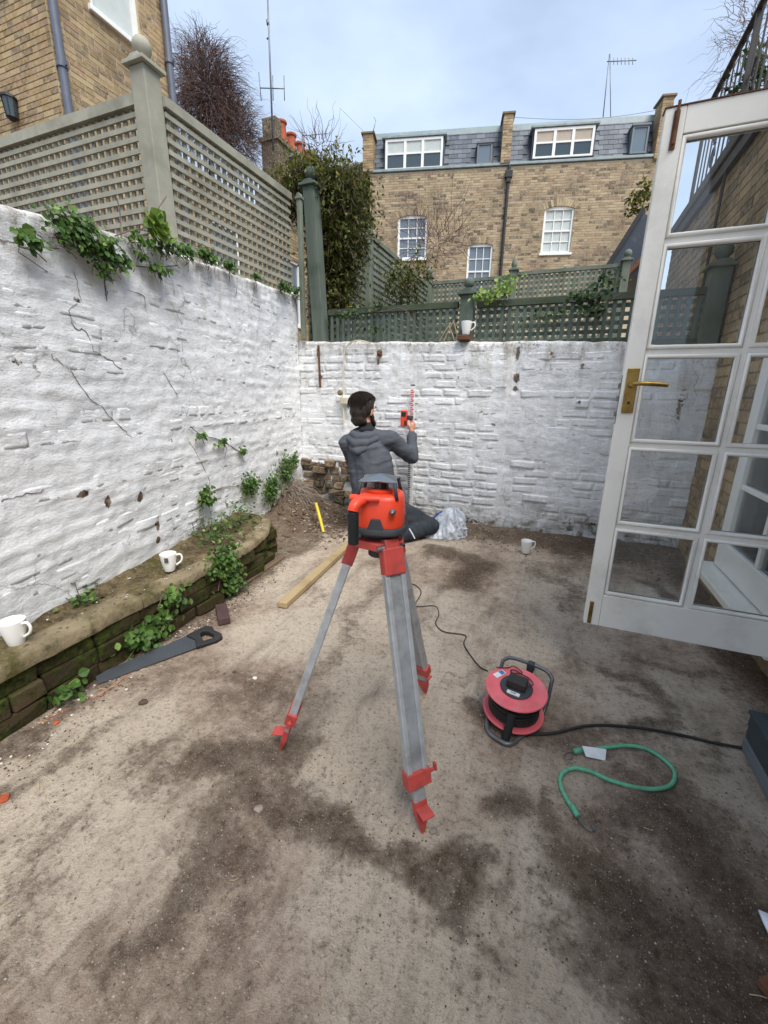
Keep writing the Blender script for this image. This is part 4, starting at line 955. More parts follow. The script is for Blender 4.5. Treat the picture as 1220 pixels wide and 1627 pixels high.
# roof terrace railing on the right-hand wall
rl=thing('iron_railing','black iron roof terrace railing with scrolls above the glazed door','railing',(RWX+.02,5.4,3.26))
rx=RWX+.02; y0,y1=2.6,6.3; zt=4.24
mb=MB(); mb.frame_box((0,0,0),X_,Y_,Z_,(rx-.025,rx+.025),(y0,y1),(zt-.022,zt)); bw(mb,'handrail','railing',rl,bevel=.004)
mb=MB(); mb.frame_box((0,0,0),X_,Y_,Z_,(rx-.015,rx+.015),(y0,y1),(3.36,3.385)); bw(mb,'bottom_rail','railing',rl)
k=0; y=y0+.04
bme=None
while y<y1:
    slat('baluster',rl,'railing',(rx,y,(zt-.022+3.385)/2),(.012,.012,zt-.022-3.385-.002),0); y+=.15; k+=1
for y in (y0,y0+1.2,y0+2.4,y1): slat('standard',rl,'railing',(rx,y,(zt+3.262)/2-.012),(.03,.03,zt-3.262-.03),0)
for yc in np.arange(y0+.375,y1-.2,.90):
    for s in (-1,1):
        mb=MB(); pts=[]
        for i in range(16):
            a=i/15*2.2*PI; r_=.075*(1-.65*i/15); pts.append((rx,yc+s*(.06+r_*math.cos(a)*.8-.05),3.62+s*.1+r_*math.sin(a)*1.4))
        mb.tube(pts,.009,6); bw(mb,'scroll','railing',rl,True)
# ------------------------------------------------------------------ distant chimney, roofs, aerials
ch=thing('chimney_stack','distant brick chimney stack with a row of red clay pots beside the aerial mast','chimney',tuple(atY(440,262,12.)))
a=atY(413,190,12.)
cu=Y_; cn=X_
mb=MB(); mb.frame_box(a,cu,cn,Z_,(.0,2.9),(.0,.55),(-2.2,-.55)); bw(mb,'stack','brickm_rubble',ch)
mb=MB(); mb.frame_box(a,cu,cn,Z_,(-.05,2.95),(-.05,.60),(-.55,-.45)); bw(mb,'oversail_course','brickm_rubble',ch)
mb=MB(); mb.frame_box(a,cu,cn,Z_,(.02,.30),(.05,.5),(-.45,.02)); bw(mb,'brick_flue','brickm_rubble',ch)
for k in range(5):
    mb=MB(); p=a+cu*(.55+.5*k)+cn*.34; mb.lathe([(.15,-.45),(.13,-.2),(.125,.02),(.16,.05),(.16,.10),(.12,.11)],12,p+Z_*(-.02 if k else .06)); shade_auto(bw(mb,'chimney_pot','terracotta',ch,True),40)
rs=thing('slate_roofed_house','low grey slate roof below the distant chimney stack','house',tuple(atY(440,300,12.)))
P=[atY(405,330,12.),atY(505,330,12.),atY(500,268,12.6),atY(420,256,12.6)]
mb=MB(); mb.add(P+[p+Y_*2-Z_*.8 for p in P],[(0,1,2,3),(3,2,6,7),(0,3,7,4),(1,5,6,2)]); bw(mb,'roof','slate_mass',rs)
P=[atY(405,330,12.),atY(505,330,12.)]
mb=MB(); mb.frame_box(P[0],X_,Y_,Z_,(0,2.),(.02,2),(-4,-.02)); bw(mb,'wall','brickm_far',rs)
mb=MB(); c=atY(424,257,12.6); mb.frame_box(c,X_,Y_,Z_,(-.1,1.2),(-.06,.1),(-.03,.04)); bw(mb,'ridge','lead',rs)
rs=thing('slate_roofed_house','weathered grey roof rising behind the bushy climber to the party wall','house',tuple(F0+FU*-6+FN*-1+Z_*8))
ua,z0=fuz(505,268,-.4); ub,z1=fuz(580,246,-.4)
mb=MB(); mb.frame_box(F0,FU,FN,Z_,(ua-1,ub+.1),(-5,-.35),(5,8.9)); bw(mb,'wall','brickm_far',rs)
mb=MB(); Q=[F0+FU*u+FN*d+Z_*z for u,d,z in ((ua-1,-.3,8.9),(ub+.1,-.3,8.9),(ub+.1,-.9,z1),(ua-1,-.9,z1-.25),(ub+.1,-5,z1),(ua-1,-5,z1-.2))]; mb.add(Q,[(0,1,2,3),(3,2,4,5)]); bw(mb,'roof','slate_mass',rs)
mb=MB(); Q=[F0+FU*u+FN*d+Z_*z for u,d,z in ((ua-1,-.88,z1-.28),(ub+.1,-.88,z1-.03),(ub+.1,-.9,z1+.06),(ua-1,-.9,z1-.19))]; mb.add(Q+[q-FN*.3 for q in Q],[(0,1,2,3),(3,2,6,7),(0,3,7,4),(1,5,6,2)]); bw(mb,'ridge_tiles','stone',rs)

def mast(name,label,pbot,ptop,Y,r,arms):
    a=atY(*pbot,Y); b=atY(*ptop,Y); root=thing(name,label,'aerial',tuple(a))
    mb=MB(); mb.tube([a,(a+b)/2,b],[r*1.25,r*1.1,r*.8],7); bw(mb,'mast','antenna',root,True)
    for (p,q,rad) in arms:
        mb=MB(); mb.tube([atY(*p,Y),atY(*q,Y)],rad,6); bw(mb,'element','antenna',root,True)
    return root
mast('aerial_mast','tall thin aerial mast with an H-shaped antenna above the clay pots',(434,240),(423,-60),11.,.020,[((413,140),(452,141),.012),((411,115),(415,160),.01),((433,120),(434,160),.01),((451,120),(452,160),.01),((425,32),(426,40),.035),((424,62),(427,60),.02)])
mast('roof_aerial','slim roof aerial with many short elements above the climber',(481,262),(480,205),13.,.012,[((480,216),(520,212),.009)]+[((482+i*5,209-i*.4),(482+i*5,222-i*.4),.006) for i in range(8)])
mast('roof_aerial','bent two-legged roof aerial above the right-hand slate roof',(958,186),(968,86),17.,.012,[((970,186),(969,86),.012),((964,98),(1011,96),.012)]+[((975+i*6,92),(975+i*6,103),.009) for i in range(6)])
mast('roof_aerial','small crooked aerial on the party wall beside the left dormer',(592,212),(597,192),15.5,.01,[((597,192),(594,186),.008),((540,172),(577,208),.005)])
wr_=atY(810,186,16.8); wr2=atY(1130,156,17.6)
mb=MB(); pts=[wr_+(wr2-wr_)*t-Z_*.25*math.sin(PI*t) for t in np.linspace(0,1,12)]
o=thing('overhead_cable','thin overhead cable strung above the slate roofs','cable',tuple(wr_)); bw(mb.tube(pts,.006,5),'wire','antenna',o)

# ------------------------------------------------------------------ plants
LEAF=[(0,0,0),(.32,.22,.05),(.42,.55,.03),(.18,.85,.0),(0,1.,-.06),(-.18,.85,.0),(-.42,.55,.03),(-.32,.22,.05)]
def add_leaf(mb,p,d,up,size,width=1.,tint=.5):
    d=np.asarray(d,float); d/=np.linalg.norm(d)+1e-9; s=np.cross(d,up); 
    if np.linalg.norm(s)<1e-3: s=np.cross(d,(1,0,0.1))
    s/=np.linalg.norm(s); n=np.cross(s,d); mb.tint=max(.01,tint)
    V=[np.asarray(p)+s*(x*size*width)+d*(y*size)+n*(z*size) for x,y,z in LEAF]; V.append(np.asarray(p)+d*size*.5-n*size*.04)
    mb.add(V,[(8,i,(i+1)%8) for i in range(8)])
def blade(mb,p,d,up,size,width,tint):
    d=np.asarray(d,float); d/=np.linalg.norm(d)+1e-9; s=np.cross(d,up); s/=np.linalg.norm(s)+1e-9; n=np.cross(s,d); mb.tint=max(.01,tint)
    P=np.asarray(p,float); mb.add([P,P+s*size*width+d*size*.45+n*size*.06,P+d*size,P-s*size*width+d*size*.45+n*size*.06,P+d*size*.45],[(0,1,4),(1,2,4),(2,3,4),(3,0,4)])
def rv(rr): 
    a=np.array([rr.gauss(0,1) for _ in range(3)]); return a/(np.linalg.norm(a)+1e-9)
def creeper(label,spots,nrm,size,seed,mat='leaf',n=60,stems=(),cat='plant',hang=.3,name='ivy'):
    """spots: (point, radius_along, radius_up, count). leaves lie on a wall with normal nrm"""
    rr=random.Random(seed); base=spots[0][0]; root=thing(name,label,cat,tuple(base)); mb=MB(); nrm=np.asarray(nrm,float); U=np.cross(Z_,nrm); U/=np.linalg.norm(U)
    for (p,ru,rz,cnt) in spots:
        for k in range(cnt):
            a=rr.gauss(0,.45)*ru; z=rr.gauss(0,.45)*rz; d=abs(rr.gauss(0,.45))*.05+.012
            q=np.asarray(p)+U*a+Z_*z+nrm*d
            dr=U*rr.uniform(-1,1)+Z_*rr.uniform(-1,.5)-Z_*hang+nrm*rr.uniform(.0,.7)
            add_leaf(mb,q,dr,nrm+rv(rr)*.6+Z_*.5,size*rr.uniform(.6,1.3),rr.uniform(.8,1.15),min(1,max(.02,rr.gauss(.45,.25))))
    stuff(bw(mb,'leaves',mat,root))
    mb=MB()
    for pts in stems: mb.tube(spline(pts,5),.003,5)
    # short stems binding the leaves
    for (p,ru,rz,cnt) in spots:
        for k in range(max(2,cnt//14)):
            q=np.asarray(p)+U*rr.gauss(0,.4)*ru+Z_*rr.gauss(0,.4)*rz+nrm*.008
            mb.tube([q,q+U*rr.uniform(-.04,.04)-Z_*rr.uniform(.0,.05)+nrm*.01,q+U*rr.uniform(-.08,.08)-Z_*rr.uniform(.02,.1)+nrm*.02],.0022,4)
    stuff(bw(mb,'stem','twig',root))
    return root
def lwp(x,y,o=.01): 
    u,z=lw_uz(x,y); return LW0+LU*u+Z_*z+LN*o
creeper('ivy clump spilling over the wall top beneath the pale lattice, its leaves thickest',[(lwp(105,355),.13,.06,190),(lwp(130,382),.12,.07,210),(lwp(160,398),.09,.07,130),(lwp(88,375),.06,.06,60),(lwp(150,425),.07,.05,60)],LN,.027,1,stems=[[lwp(150,380),lwp(160,420),lwp(165,470)]])
creeper('small ivy tuft high on the white wall, apart from the big clump',[(lwp(33,380),.06,.03,50)],LN,.034,2,stems=[[lwp(33,382),lwp(60,392),lwp(90,395)]])
creeper('ivy sprig hanging on a crack below the wall-top clump',[(lwp(180,415),.08,.04,60),(lwp(238,425),.07,.025,50),(lwp(212,405),.03,.02,20)],LN,.032,3,stems=[[lwp(160,410),lwp(200,420),lwp(240,425),lwp(280,422)]])
creeper('broad-leaved bright green seedling growing at the foot of the pale corner post',[(lwp(225,362,.02),.07,.05,22),(lwp(242,372,.02),.06,.05,16)],LN,.075,4,mat='leaf_bright',stems=[[lwp(190,378),lwp(188,340),lwp(183,315)],[lwp(200,388),lwp(235,350),lwp(262,312)],[lwp(250,372),lwp(215,365),lwp(180,375)]],name='seedling',hang=-.4)
creeper('ivy trailing along the wall top below the receding pale lattice',[(lwp(215,382),.14,.03,80),(lwp(255,392),.14,.03,90),(lwp(285,398),.12,.04,110),(lwp(320,405),.12,.04,180),(lwp(355,420),.1,.03,120),(lwp(400,438),.08,.02,60)],LN,.027,5)
creeper('ivy tuft at the far end of the pale lattice by the dark green post',[(lwp(445,455),.14,.04,110),(lwp(465,462),.1,.05,70)],LN,.036,6)
creeper('thin ivy sprig crossing the middle of the white wall',[(lwp(312,690),.06,.02,24),(lwp(345,700),.07,.03,36),(lwp(378,715),.04,.03,22)],LN,.03,7,stems=[[lwp(300,678),lwp(320,692),lwp(350,700),lwp(385,722)]])
creeper('round ivy clump low on the white wall above the mossy ledge',[(lwp(318,787),.07,.07,190)],LN,.029,8,stems=[[lwp(318,790),lwp(350,775),lwp(390,772)]])
creeper('ivy mat climbing the white wall beside the earth bank',[(lwp(390,770),.15,.09,330),(lwp(425,775),.18,.14,480),(lwp(448,745),.16,.16,420),(lwp(462,730),.1,.1,150)],LN,.026,9,n=80)
def ledp(x,y): 
    p=atZ(x,y,LEDZ); return p
def tuft(label,pts,size,seed,n,mat='leaf',spread=.1,h=.08,name='ivy',cat='plant'):
    rr=random.Random(seed); root=thing(name,label,cat,tuple(pts[0])); mb=MB(); ms=MB()
    for k in range(n):
        p=np.asarray(pts[k%len(pts)],float)+np.array([rr.gauss(0,spread*.45),rr.gauss(0,spread*.45),0]); q=p+np.array([rr.gauss(0,.02),rr.gauss(0,.02),abs(rr.gauss(0,.5))*h])
        add_leaf(mb,q,rv(rr)*np.array([1,1,.4])+Z_*.15,Z_+rv(rr)*.5,size*rr.uniform(.6,1.3),rr.uniform(.8,1.1),min(1,max(.02,rr.gauss(.45,.25))))
        if k%4==0: ms.tube([p-Z_*.01,(p+q)/2+rv(rr)*.006,q],.002,4)
    stuff(bw(mb,'leaves',mat,root)); stuff(bw(ms,'stem','twig',root)); return root
tuft('small weed tuft growing on the mossy ledge between the two mugs',[ledp(122,955)],.03,21,60,spread=.1,h=.06,name='weed')
def ledf(x,y): # point on ledge front face
    r=ray(x,y); t=(-1.74-CAM[0])/(r[0]+.028*r[1]); return CAM+r*t
creeper('leafy weed hanging over the mossy ledge near the saw blade',[(ledf(232,1000),.14,.09,160),(ledf(268,945),.09,.07,80),(ledf(215,1005),.08,.05,40)],X_,.034,22)
creeper('tiny leafy sprig at the foot of the mossy ledge',[(ledf(95,1095),.06,.035,30)],X_,.036,23)
tuft('thick ivy drift lying over the mossy ledge beside the second mug',[ledp(335,850),ledp(350,865),ledp(370,840),ledp(385,828)],.028,24,420,spread=.17,h=.16)
creeper('ivy curtain tumbling down the front of the mossy ledge',[(ledf(350,890),.14,.12,330),(ledf(365,925),.1,.08,130)],X_,.027,25)
# plants on the green trellis
def bushy(label,clumps,leafn,size,seed,mat,width=.22,name='climber',droop=.5,core=True,cat='shrub',stemm='twig'):
    """clumps: (centre, (rx,ry,rz)). narrow leaves through the volume"""
    rr=random.Random(seed); root=thing(name,label,cat,tuple(np.asarray(clumps[-1][0])-Z_*clumps[-1][1][2])); mb=MB(); ms=MB(); mc=MB()
    tot=sum(c[1][0]*c[1][2] for c in clumps)
    for (c,r_) in clumps:
        c=np.asarray(c,float); n=int(leafn*r_[0]*r_[2]/tot)
        k=0
        while k<n:
            # sprays: a few leaves along a drooping shoot
            d=rv(rr); p=c+d*np.array(r_)*(rr.random()**.35); L_=rr.uniform(.08,.25)
            q=d*.6+rv(rr)*.5-Z_*droop; q/=np.linalg.norm(q)
            if k%3==0: ms.tube([p-q*L_*.4,p+q*L_*.3,p+q*L_-Z_*.03],.0022,3)
            for j in range(rr.randint(4,8)):
                t=rr.random(); pp=p+q*L_*t-Z_*.03*t*t
                blade(mb,pp,q*.5+rv(rr),Z_+rv(rr)*.6,size*rr.uniform(.6,1.4),width,min(1,max(.02,rr.gauss(.42,.25)+.25*d[2])))
                k+=1
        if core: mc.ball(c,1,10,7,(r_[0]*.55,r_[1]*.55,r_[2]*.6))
    stuff(bw(mb,'leaves',mat,root)); stuff(bw(ms,'stem',stemm,root))
    if core: bw(mc,'shaded_core','bush_core',root)  # solid dark balls: shade inside the bush put into colour
    return root
bushy('bushy olive-green climber piled over the dark green corner post',[(atY(500,290,4.45),(.34,.3,.22)),(atY(540,298,4.5),(.28,.3,.24)),(atY(550,360,4.55),(.21,.26,.32)),(atY(470,300,4.3),(.16,.18,.2)),(atY(530,400,4.6),(.24,.24,.36)),(atY(535,450,4.62),(.2,.2,.25)),(atY(525,480,4.5),(.16,.15,.2))],22000,.045,31,'leaf_bush')
bushy('sparse leafy tangle behind the green trellis rail',[(atY(650,430,6.),(.25,.2,.22)),(atY(640,465,6.2),(.2,.2,.25))],1500,.055,32,'leaf_bush',core=False)
creeper('yellow-green trailing climber over the trellis rail beside the mug post',[(atY(775,470,4.08),.14,.05,90),(atY(800,462,4.08),.12,.07,60),(atY(810,450,4.2),.1,.1,50)],-Y_,.035,33,mat='leaf_bright',name='climber')
creeper('dark trailing climber hanging over the trellis close to the glazed door',[(atY(930,470,4.07),.16,.06,90),(atY(945,490,4.07),.12,.08,60),(atY(960,450,4.2),.12,.08,60),(atY(870,500,4.09),.2,.06,30)],-Y_,.035,34,mat='leaf_dark',name='climber',stems=[[atY(945,487,4.07),atY(975,472,4.05),atY(1005,460,4.05)],[atY(905,498,4.07),atY(912,505,4.07),atY(907,530,4.07)]])
creeper('loose twining climber low on the green trellis by the dark post',[(atY(560,500,4.08),.2,.06,45),(atY(590,520,4.09),.2,.05,25),(atY(600,485,4.1),.15,.04,30)],-Y_,.035,35,mat='leaf_dark',name='climber',stems=[[atY(560,480,4.07),atY(600,495,4.06),atY(640,490,4.06),atY(662,520,4.06)]])
tuft('dry straw-coloured stems beside the mug on the wall',[atY(718,542,4.06)],.03,36,3,mat='leaf_bush',spread=.04,h=.05,name='dry_stems')
drs=bpy.data.objects[[o.name for o in bpy.data.objects if o.get('label','').startswith('dry straw')][0]]
mb=MB()
for (a,b) in (((698,542),(715,515)),((705,542),(722,508)),((722,542),(713,518)),((728,541),(720,510))): mb.tube([atY(*a,4.06),(atY(*a,4.06)+atY(*b,4.05))/2+Z_*.01,atY(*b,4.05)],.004,4)
bw(mb,'straw_stem','straw',drs)
# bare climber behind the house on the left, and bare branches
def twiggy(label,c,rad,n,seed,mat,length,name,cat,th=.008,droop=.8,trunk=None):
    rr=random.Random(seed); root=thing(name,label,cat,tuple(c-Z_*rad[2])); mb=MB()
    for k in range(n):
        d=rv(rr); p=c+d*np.array(rad)*rr.random()**.5*.9
        q=d*.7+rv(rr)*.7+Z_*.4; q/=np.linalg.norm(q); L_=length*rr.uniform(.5,1.3); pts=[p]
        for j in range(1,6):
            t=j/5; pts.append(p+q*L_*t-Z_*droop*L_*t*t+rv(rr)*L_*.07)
        mb.tube(pts,[th*(1-.75*j/5) for j in range(6)],3)
    stuff(bw(mb,'twigs',mat,root))
    mb=MB()
    for pts,r0,r1 in (trunk or []): 
        P=spline(pts,5); mb.tube(P,list(np.linspace(r0,r1,len(P))),7)
    if mb.v: bw(mb,'trunk','bark',root,True)
    return root
twiggy('mass of bare reddish-brown climber beside the brick house',atY(330,150,9.),np.array([.62,.6,1.0]),2600,51,'twig_red',.7,'bare_climber','shrub',.0055,.45,trunk=[([atY(330,420,9.2),atY(335,250,9.1),atY(320,150,9.)],.07,.03)])
twiggy('thinner bare climber trailing toward the distant chimney stack',atY(378,215,9.3),np.array([.42,.5,.75]),1100,52,'twig_red',.6,'bare_climber','shrub',.005,.45,trunk=[([atY(365,420,9.3),atY(370,230,9.3)],.05,.02)])
twiggy('bare leafless tree top rising behind the roof terrace railing',atY(1195,50,7.5),np.array([.35,.5,.75]),260,53,'twig',.4,'bare_tree','tree',.0035,.25,trunk=[([atY(1230,240,7.6),atY(1215,120,7.5),atY(1195,20,7.5)],.03,.008),([atY(1215,120,7.5),atY(1180,90,7.4),atY(1165,110,7.3)],.01,.004)])
twiggy('thin bare reddish shrub in front of the terrace wall',atY(690,385,10.5),np.array([.9,.5,.45]),140,54,'twig_red',.8,'bare_shrub','shrub',.007,-.1)
twiggy('sparse bare twigs sprouting above the bushy climber',atY(505,235,5.2),np.array([.28,.25,.14]),70,55,'twig_red',.3,'bare_twigs','shrub',.004,.0)
bushy('green creeper patch on the terraced house wall beside the door',[(atY(1022,300,16.9),(.35,.1,.2)),(atY(1018,325,16.9),(.4,.1,.18))],500,.11,56,'leaf_bush',core=False,name='wall_creeper',width=.35)
bushy('green climber entwined in the roof terrace railing',[(atX(1205,130,RWX+.15),(.1,.2,.28)),(atX(1190,150,RWX+.15),(.1,.2,.14))],700,.05,57,'leaf_dark',core=False,name='railing_climber',width=.35)

twiggy('tangled brown root mass in the earth bank below the wall ivy',atX(462,785,-2.5),np.array([.19,.22,.15]),900,58,'root',.24,'root_mass','roots',.0028,.9)
V3=lambda *a: np.array(a,float)
# ------------------------------------------------------------------ mossy ledge along the left wall
lg=thing('garden_ledge','low mossy brick ledge with a worn stone coping along the white wall','ledge',(LEDX(1.)-.2,1.,0))
rr=random.Random(9); LY0,LY1=.02,2.66
for k in range(3):
    y=LY0-(k%2)*.11; z0=.0+k*.076
    while y<LY1:
        wd=.225 if rr.random()>.2 else .12; a,b=max(LY0,y),min(LY1,y+wd-.006)
        if b-a>.04:
            ym=(a+b)/2; d=rr.uniform(-.012,.012); mb=MB()
            mb.frame_box((LEDX(ym)+d-.004*k,0,0),X_,Y_,Z_,(-.1,0),(a,b),(z0+.002,z0+.0735))
            for i in range(len(mb.v)): p=mb.v[i]; mb.v[i]=(p[0]+rr.uniform(-.010,.010),p[1]+rr.uniform(-.006,.006),p[2]+rr.uniform(-.006,.006))
            bw(mb,'brick','moss_brick',lg,bevel=.007)
        y+=wd
mb=MB(); V=[];n=60
mb.add([(LEDX(y)-.03,y,z) for y in (LY0,LY1-.02) for z in (0,.236)]+[(LWX(y)-.02,y,z) for y in (LY0,LY1-.02) for z in (0,.236)],[(0,2,3,1),(1,3,7,5),(2,6,7,3),(0,1,5,4)]); bw(mb,'core','moss_brick',lg)
# coping stones: front strip of slabs, uneven
y=LY0
while y<LY1-.1:
    wd=rr.uniform(.42,.75); b=min(LY1,y+wd-.008); nx,ny=10,16; V=[];F=[]
    dz=rr.uniform(-.006,.006); broke=rr.random()
    for j in range(ny):
        yy=y+(b-y)*j/(ny-1)
        for i in range(nx):
            t=i/(nx-1); xf=LEDX(yy)+.018-.02*abs(fbm(yy*6,3.,77,3)); xb=xf-.15-.02*fbm(yy*3,1.,78,2); x=xf+(xb-xf)*t
            z=LEDZ+dz+.006*fbm(x*9,yy*9,79,4)-.010*(1-min(1,t*6))**2-.03*sstep(.75,1,t)
            V.append((x,yy,z))
    for j in range(ny-1):
        for i in range(nx-1): F.append((j*nx+i,(j+1)*nx+i,(j+1)*nx+i+1,j*nx+i+1))
    e=len(V)
    for j in range(ny): p=V[j*nx]; V.append((p[0]-.004,p[1],LEDZ-.055+.008*fbm(p[1]*9,5.,80,3)))
    for j in range(ny-1): F.append((j*nx,e+j,e+j+1,(j+1)*nx))
    for j in (0,ny-1):
        q=len(V); V+= [(V[j*nx][0],V[j*nx][1],LEDZ-.055),(V[j*nx+nx-1][0],V[j*nx][1],LEDZ-.055)]
        F.append(tuple([j*nx+i for i in range(nx)]+[q+1,q]))
    o=wl(lg); rawmesh('coping_stone',[(a-o[0],c-o[1],d-o[2]) for a,c,d in V],F,'coping',lg); y+=wd
# earth strip between coping and wall
xs=[];V=[];F=[]; ny=160; nx=22
for j in range(ny):
    yy=LY0+(LY1-LY0)*j/(ny-1)
    for i in range(nx):
        t=i/(nx-1); x=LEDX(yy)-.09+(LWX(yy)-.02-LEDX(yy)+.09)*t
        z=LEDZ-.006+.022*fbm(x*11,yy*11,91,5)+.03*sstep(.7,1.,t)+.02*sstep(1.9,2.6,yy)
        V.append((x,yy,z-.02*(1-sstep(0,.15,t))))
F=[(j*nx+i,(j+1)*nx+i,(j+1)*nx+i+1,j*nx+i+1) for j in range(ny-1) for i in range(nx-1)]
o=wl(lg); rawmesh('earth_bed',[(a-o[0],c-o[1],d-o[2]) for a,c,d in V],F,'ledge_earth',lg)
mb=MB(); mb.add([(LEDX(LY1)-.0,LY1,0),(LEDX(LY1)-.02,LY1+.1,0),(LWX(LY1),LY1+.3,0),(LEDX(LY1)-.03,LY1-.01,.235),(LEDX(LY1)-.1,LY1+.03,.22),(LWX(LY1),LY1+.12,.27),(LWX(LY1),LY1-.02,.27)],[(0,1,4,3),(1,2,5,4),(3,4,5,6)]); bw(mb,'end_bank','coping',lg)

# ------------------------------------------------------------------ glazed door
DX0,DX1,DY,DZ0,DZ1=.225,.975,1.985,.25,2.206; DT=.044
dr=thing('glazed_door','open white glazed garden door with ten panes and a brass lever handle','door',(DX1,DY,DZ0))
def bx(root,name,mat,x,y,z,bevel=0): 
    mb=MB(); mb.box(x,y,z); return bw(mb,name,mat,root,bevel=bevel)
ST=.062; gx0,gx1=DX0+ST,DX1-ST; ZT=2.126; ZB=.404; bars=[1.806,1.43,1.075,.727]; mcx=(gx0+gx1)/2
bx(dr,'stile','door_paint',(DX0,gx0),(DY-DT/2,DY+DT/2),(DZ0,DZ1),.003)
bx(dr,'stile','door_paint',(gx1,DX1),(DY-DT/2,DY+DT/2),(DZ0,DZ1),.003)
bx(dr,'top_rail','door_paint',(gx0+.0005,gx1-.0005),(DY-DT/2+.0006,DY+DT/2-.0006),(ZT,DZ1),.002)
bx(dr,'bottom_rail','door_paint',(gx0+.0005,gx1-.0005),(DY-DT/2+.0006,DY+DT/2-.0006),(DZ0,ZB),.002)
cw=.008; zl=[ZT]+bars+[ZB]
mb=MB(); mb.box((mcx-cw,mcx+cw),(DY-.012,DY+.012),(ZB,ZT)); bw(mb,'mullion','door_paint',dr)
for z in bars: bx(dr,'glazing_bar','door_paint',(gx0,gx1),(DY-.0115,DY+.0115),(z-cw,z+cw))
BEAD=.017
def bead_frame(x0,x1,z0,z1):
    """half-round moulding mitred round a pane, both faces"""
    mb=MB(); n=7
    for sgn in (-1,1):
        ring=[]
        for i in range(n):
            a=PI*i/(n-1); off=BEAD*.5*(1-math.cos(a)); hgt=.007+.013*math.sin(a)
            y=DY+sgn*hgt
            ring.append([(x0+off,y,z0+off),(x1-off,y,z0+off),(x1-off,y,z1-off),(x0+off,y,z1-off)])
        V=[p for r_ in ring for p in r_]; F=[(i*4+k,i*4+(k+1)%4,(i+1)*4+(k+1)%4,(i+1)*4+k) for i in range(n-1) for k in range(4)]
        mb.add(V,F)
    return mb
for r_ in range(5):
    for c_ in range(2):
        x0,x1=(gx0,mcx-cw) if c_==0 else (mcx+cw,gx1); z1=zl[r_]-(cw if r_ else 0); z0=zl[r_+1]+(cw if r_<4 else 0)
        o=bw(bead_frame(x0,x1,z0,z1),'bead','door_paint',dr,True); shade_auto(o,50)
        mb=MB(); mb.box((x0+.002,x1-.002),(DY-.002,DY+.002),(z0+.002,z1-.002)); bw(mb,'pane','glass',dr)
# ironmongery
hz=1.285; hx=DX0+.033
plate=bx(dr,'handle_plate','brass',(hx-.021,hx+.021),(DY-DT/2-.006,DY-DT/2-.0003),(hz-.085,hz+.085),.002)
mb=MB(); y=DY-DT/2; 
mb.lathe([(.013,0),(.012,.02),(.010,.045)],12,(hx,y-.005,hz+.025),(0,-1,0)); mb.tube(spline([(hx,y-.045,hz+.025),(hx+.03,y-.05,hz+.027),(hx+.075,y-.05,hz+.025),(hx+.115,y-.048,hz+.022)],5),.0085,10)
o=bw(mb,'lever','brass',dr,True); shade_auto(o,50)
mb=MB(); mb.lathe([(.006,0),(.006,.004)],10,(hx,y-.006,hz-.045),(0,-1,0)); bw(mb,'keyhole','pipe_dark',dr)
bx(dr,'lock_faceplate','steel',(DX0-.002,DX0-.0003),(DY-.012,DY+.012),(hz-.13,hz+.06))
for z in (hz+.02,hz-.03,hz-.09): bx(dr,'latch','steel',(DX0-.010,DX0-.0025),(DY-.009,DY+.009),(z-.010,z+.010),.001)
bx(dr,'bolt','brass',(DX0+.014,DX0+.030),(DY-DT/2-.004,DY-DT/2-.0003),(DZ0+.006,DZ0+.115),.001)
bx(dr,'bolt','rust',(DX0+.026,DX0+.044),(DY-DT/2-.006,DY-DT/2-.0003),(DZ1-.125,DZ1-.012),.002)
mb=MB(); mb.tube([(DX0+.036,DY-DT/2-.010,DZ1-.11),(DX0+.036,DY-DT/2-.010,DZ1+.012)],.005,8); bw(mb,'bolt_rod','rust',dr)
bx(dr,'weather_strip','rust',(DX0-.004,DX1+.004),(DY-DT/2-.003,DY+DT/2+.002),(DZ1+.0005,DZ1+.0035))
for z in (.45,1.2,1.95): bx(dr,'hinge','steel',(DX1+.001,DX1+.012),(DY-.03,DY+.03),(z-.05,z+.05))
# door frame on the wall side
fr=thing('door_frame','white timber door frame in the side wall beside the open glazed door','door frame',(RWX-.05,1.5,.25))
bx(fr,'jamb','door_paint',(DX1+.014,RWX+.06),(DY-.11,DY+.045),(.25,2.3),.003)
bx(fr,'jamb','door_paint',(DX1+.03,RWX+.06),(.86,.95),(.25,2.3),.003)
bx(fr,'head','door_paint',(DX1+.03,RWX+.06),(.951,DY-.111),(2.2,2.3),.003)
bx(fr,'threshold','planter_low',(DX1-.02,RWX+.2),(.86,DY-.112),(.246,.28),.004)
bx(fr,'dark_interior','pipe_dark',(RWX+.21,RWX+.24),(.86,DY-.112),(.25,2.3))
# fixed glazed screen further along the wall
sx=1.03
sc=thing('glazed_screen','white glazed screen with a weathered sill seen through the open door','window',(sx,2.5,.25))
ya,yb=WIN[0]+.05,WIN[1]-.03; za,zb=.27,2.28
bx(sc,'stile','white_gloss',(sx-.005,sx+.05),(yb-.11,yb),(za,zb),.003); bx(sc,'stile','white_gloss',(sx-.005,sx+.05),(ya,ya+.10),(za,zb),.003)
bx(sc,'bottom_rail','white_gloss',(sx-.004,sx+.049),(ya+.101,yb-.111),(za,za+.16),.003); bx(sc,'top_rail','white_gloss',(sx-.004,sx+.049),(ya+.101,yb-.111),(zb-.09,zb),.003)
ym=(ya+yb)/2-.005; bx(sc,'mullion','white_gloss',(sx+.002,sx+.04),(ym-.018,ym+.018),(za+.161,zb-.091),.004)
zz=[za+.16]+[.78,1.12,1.46,1.82]+[zb-.09]
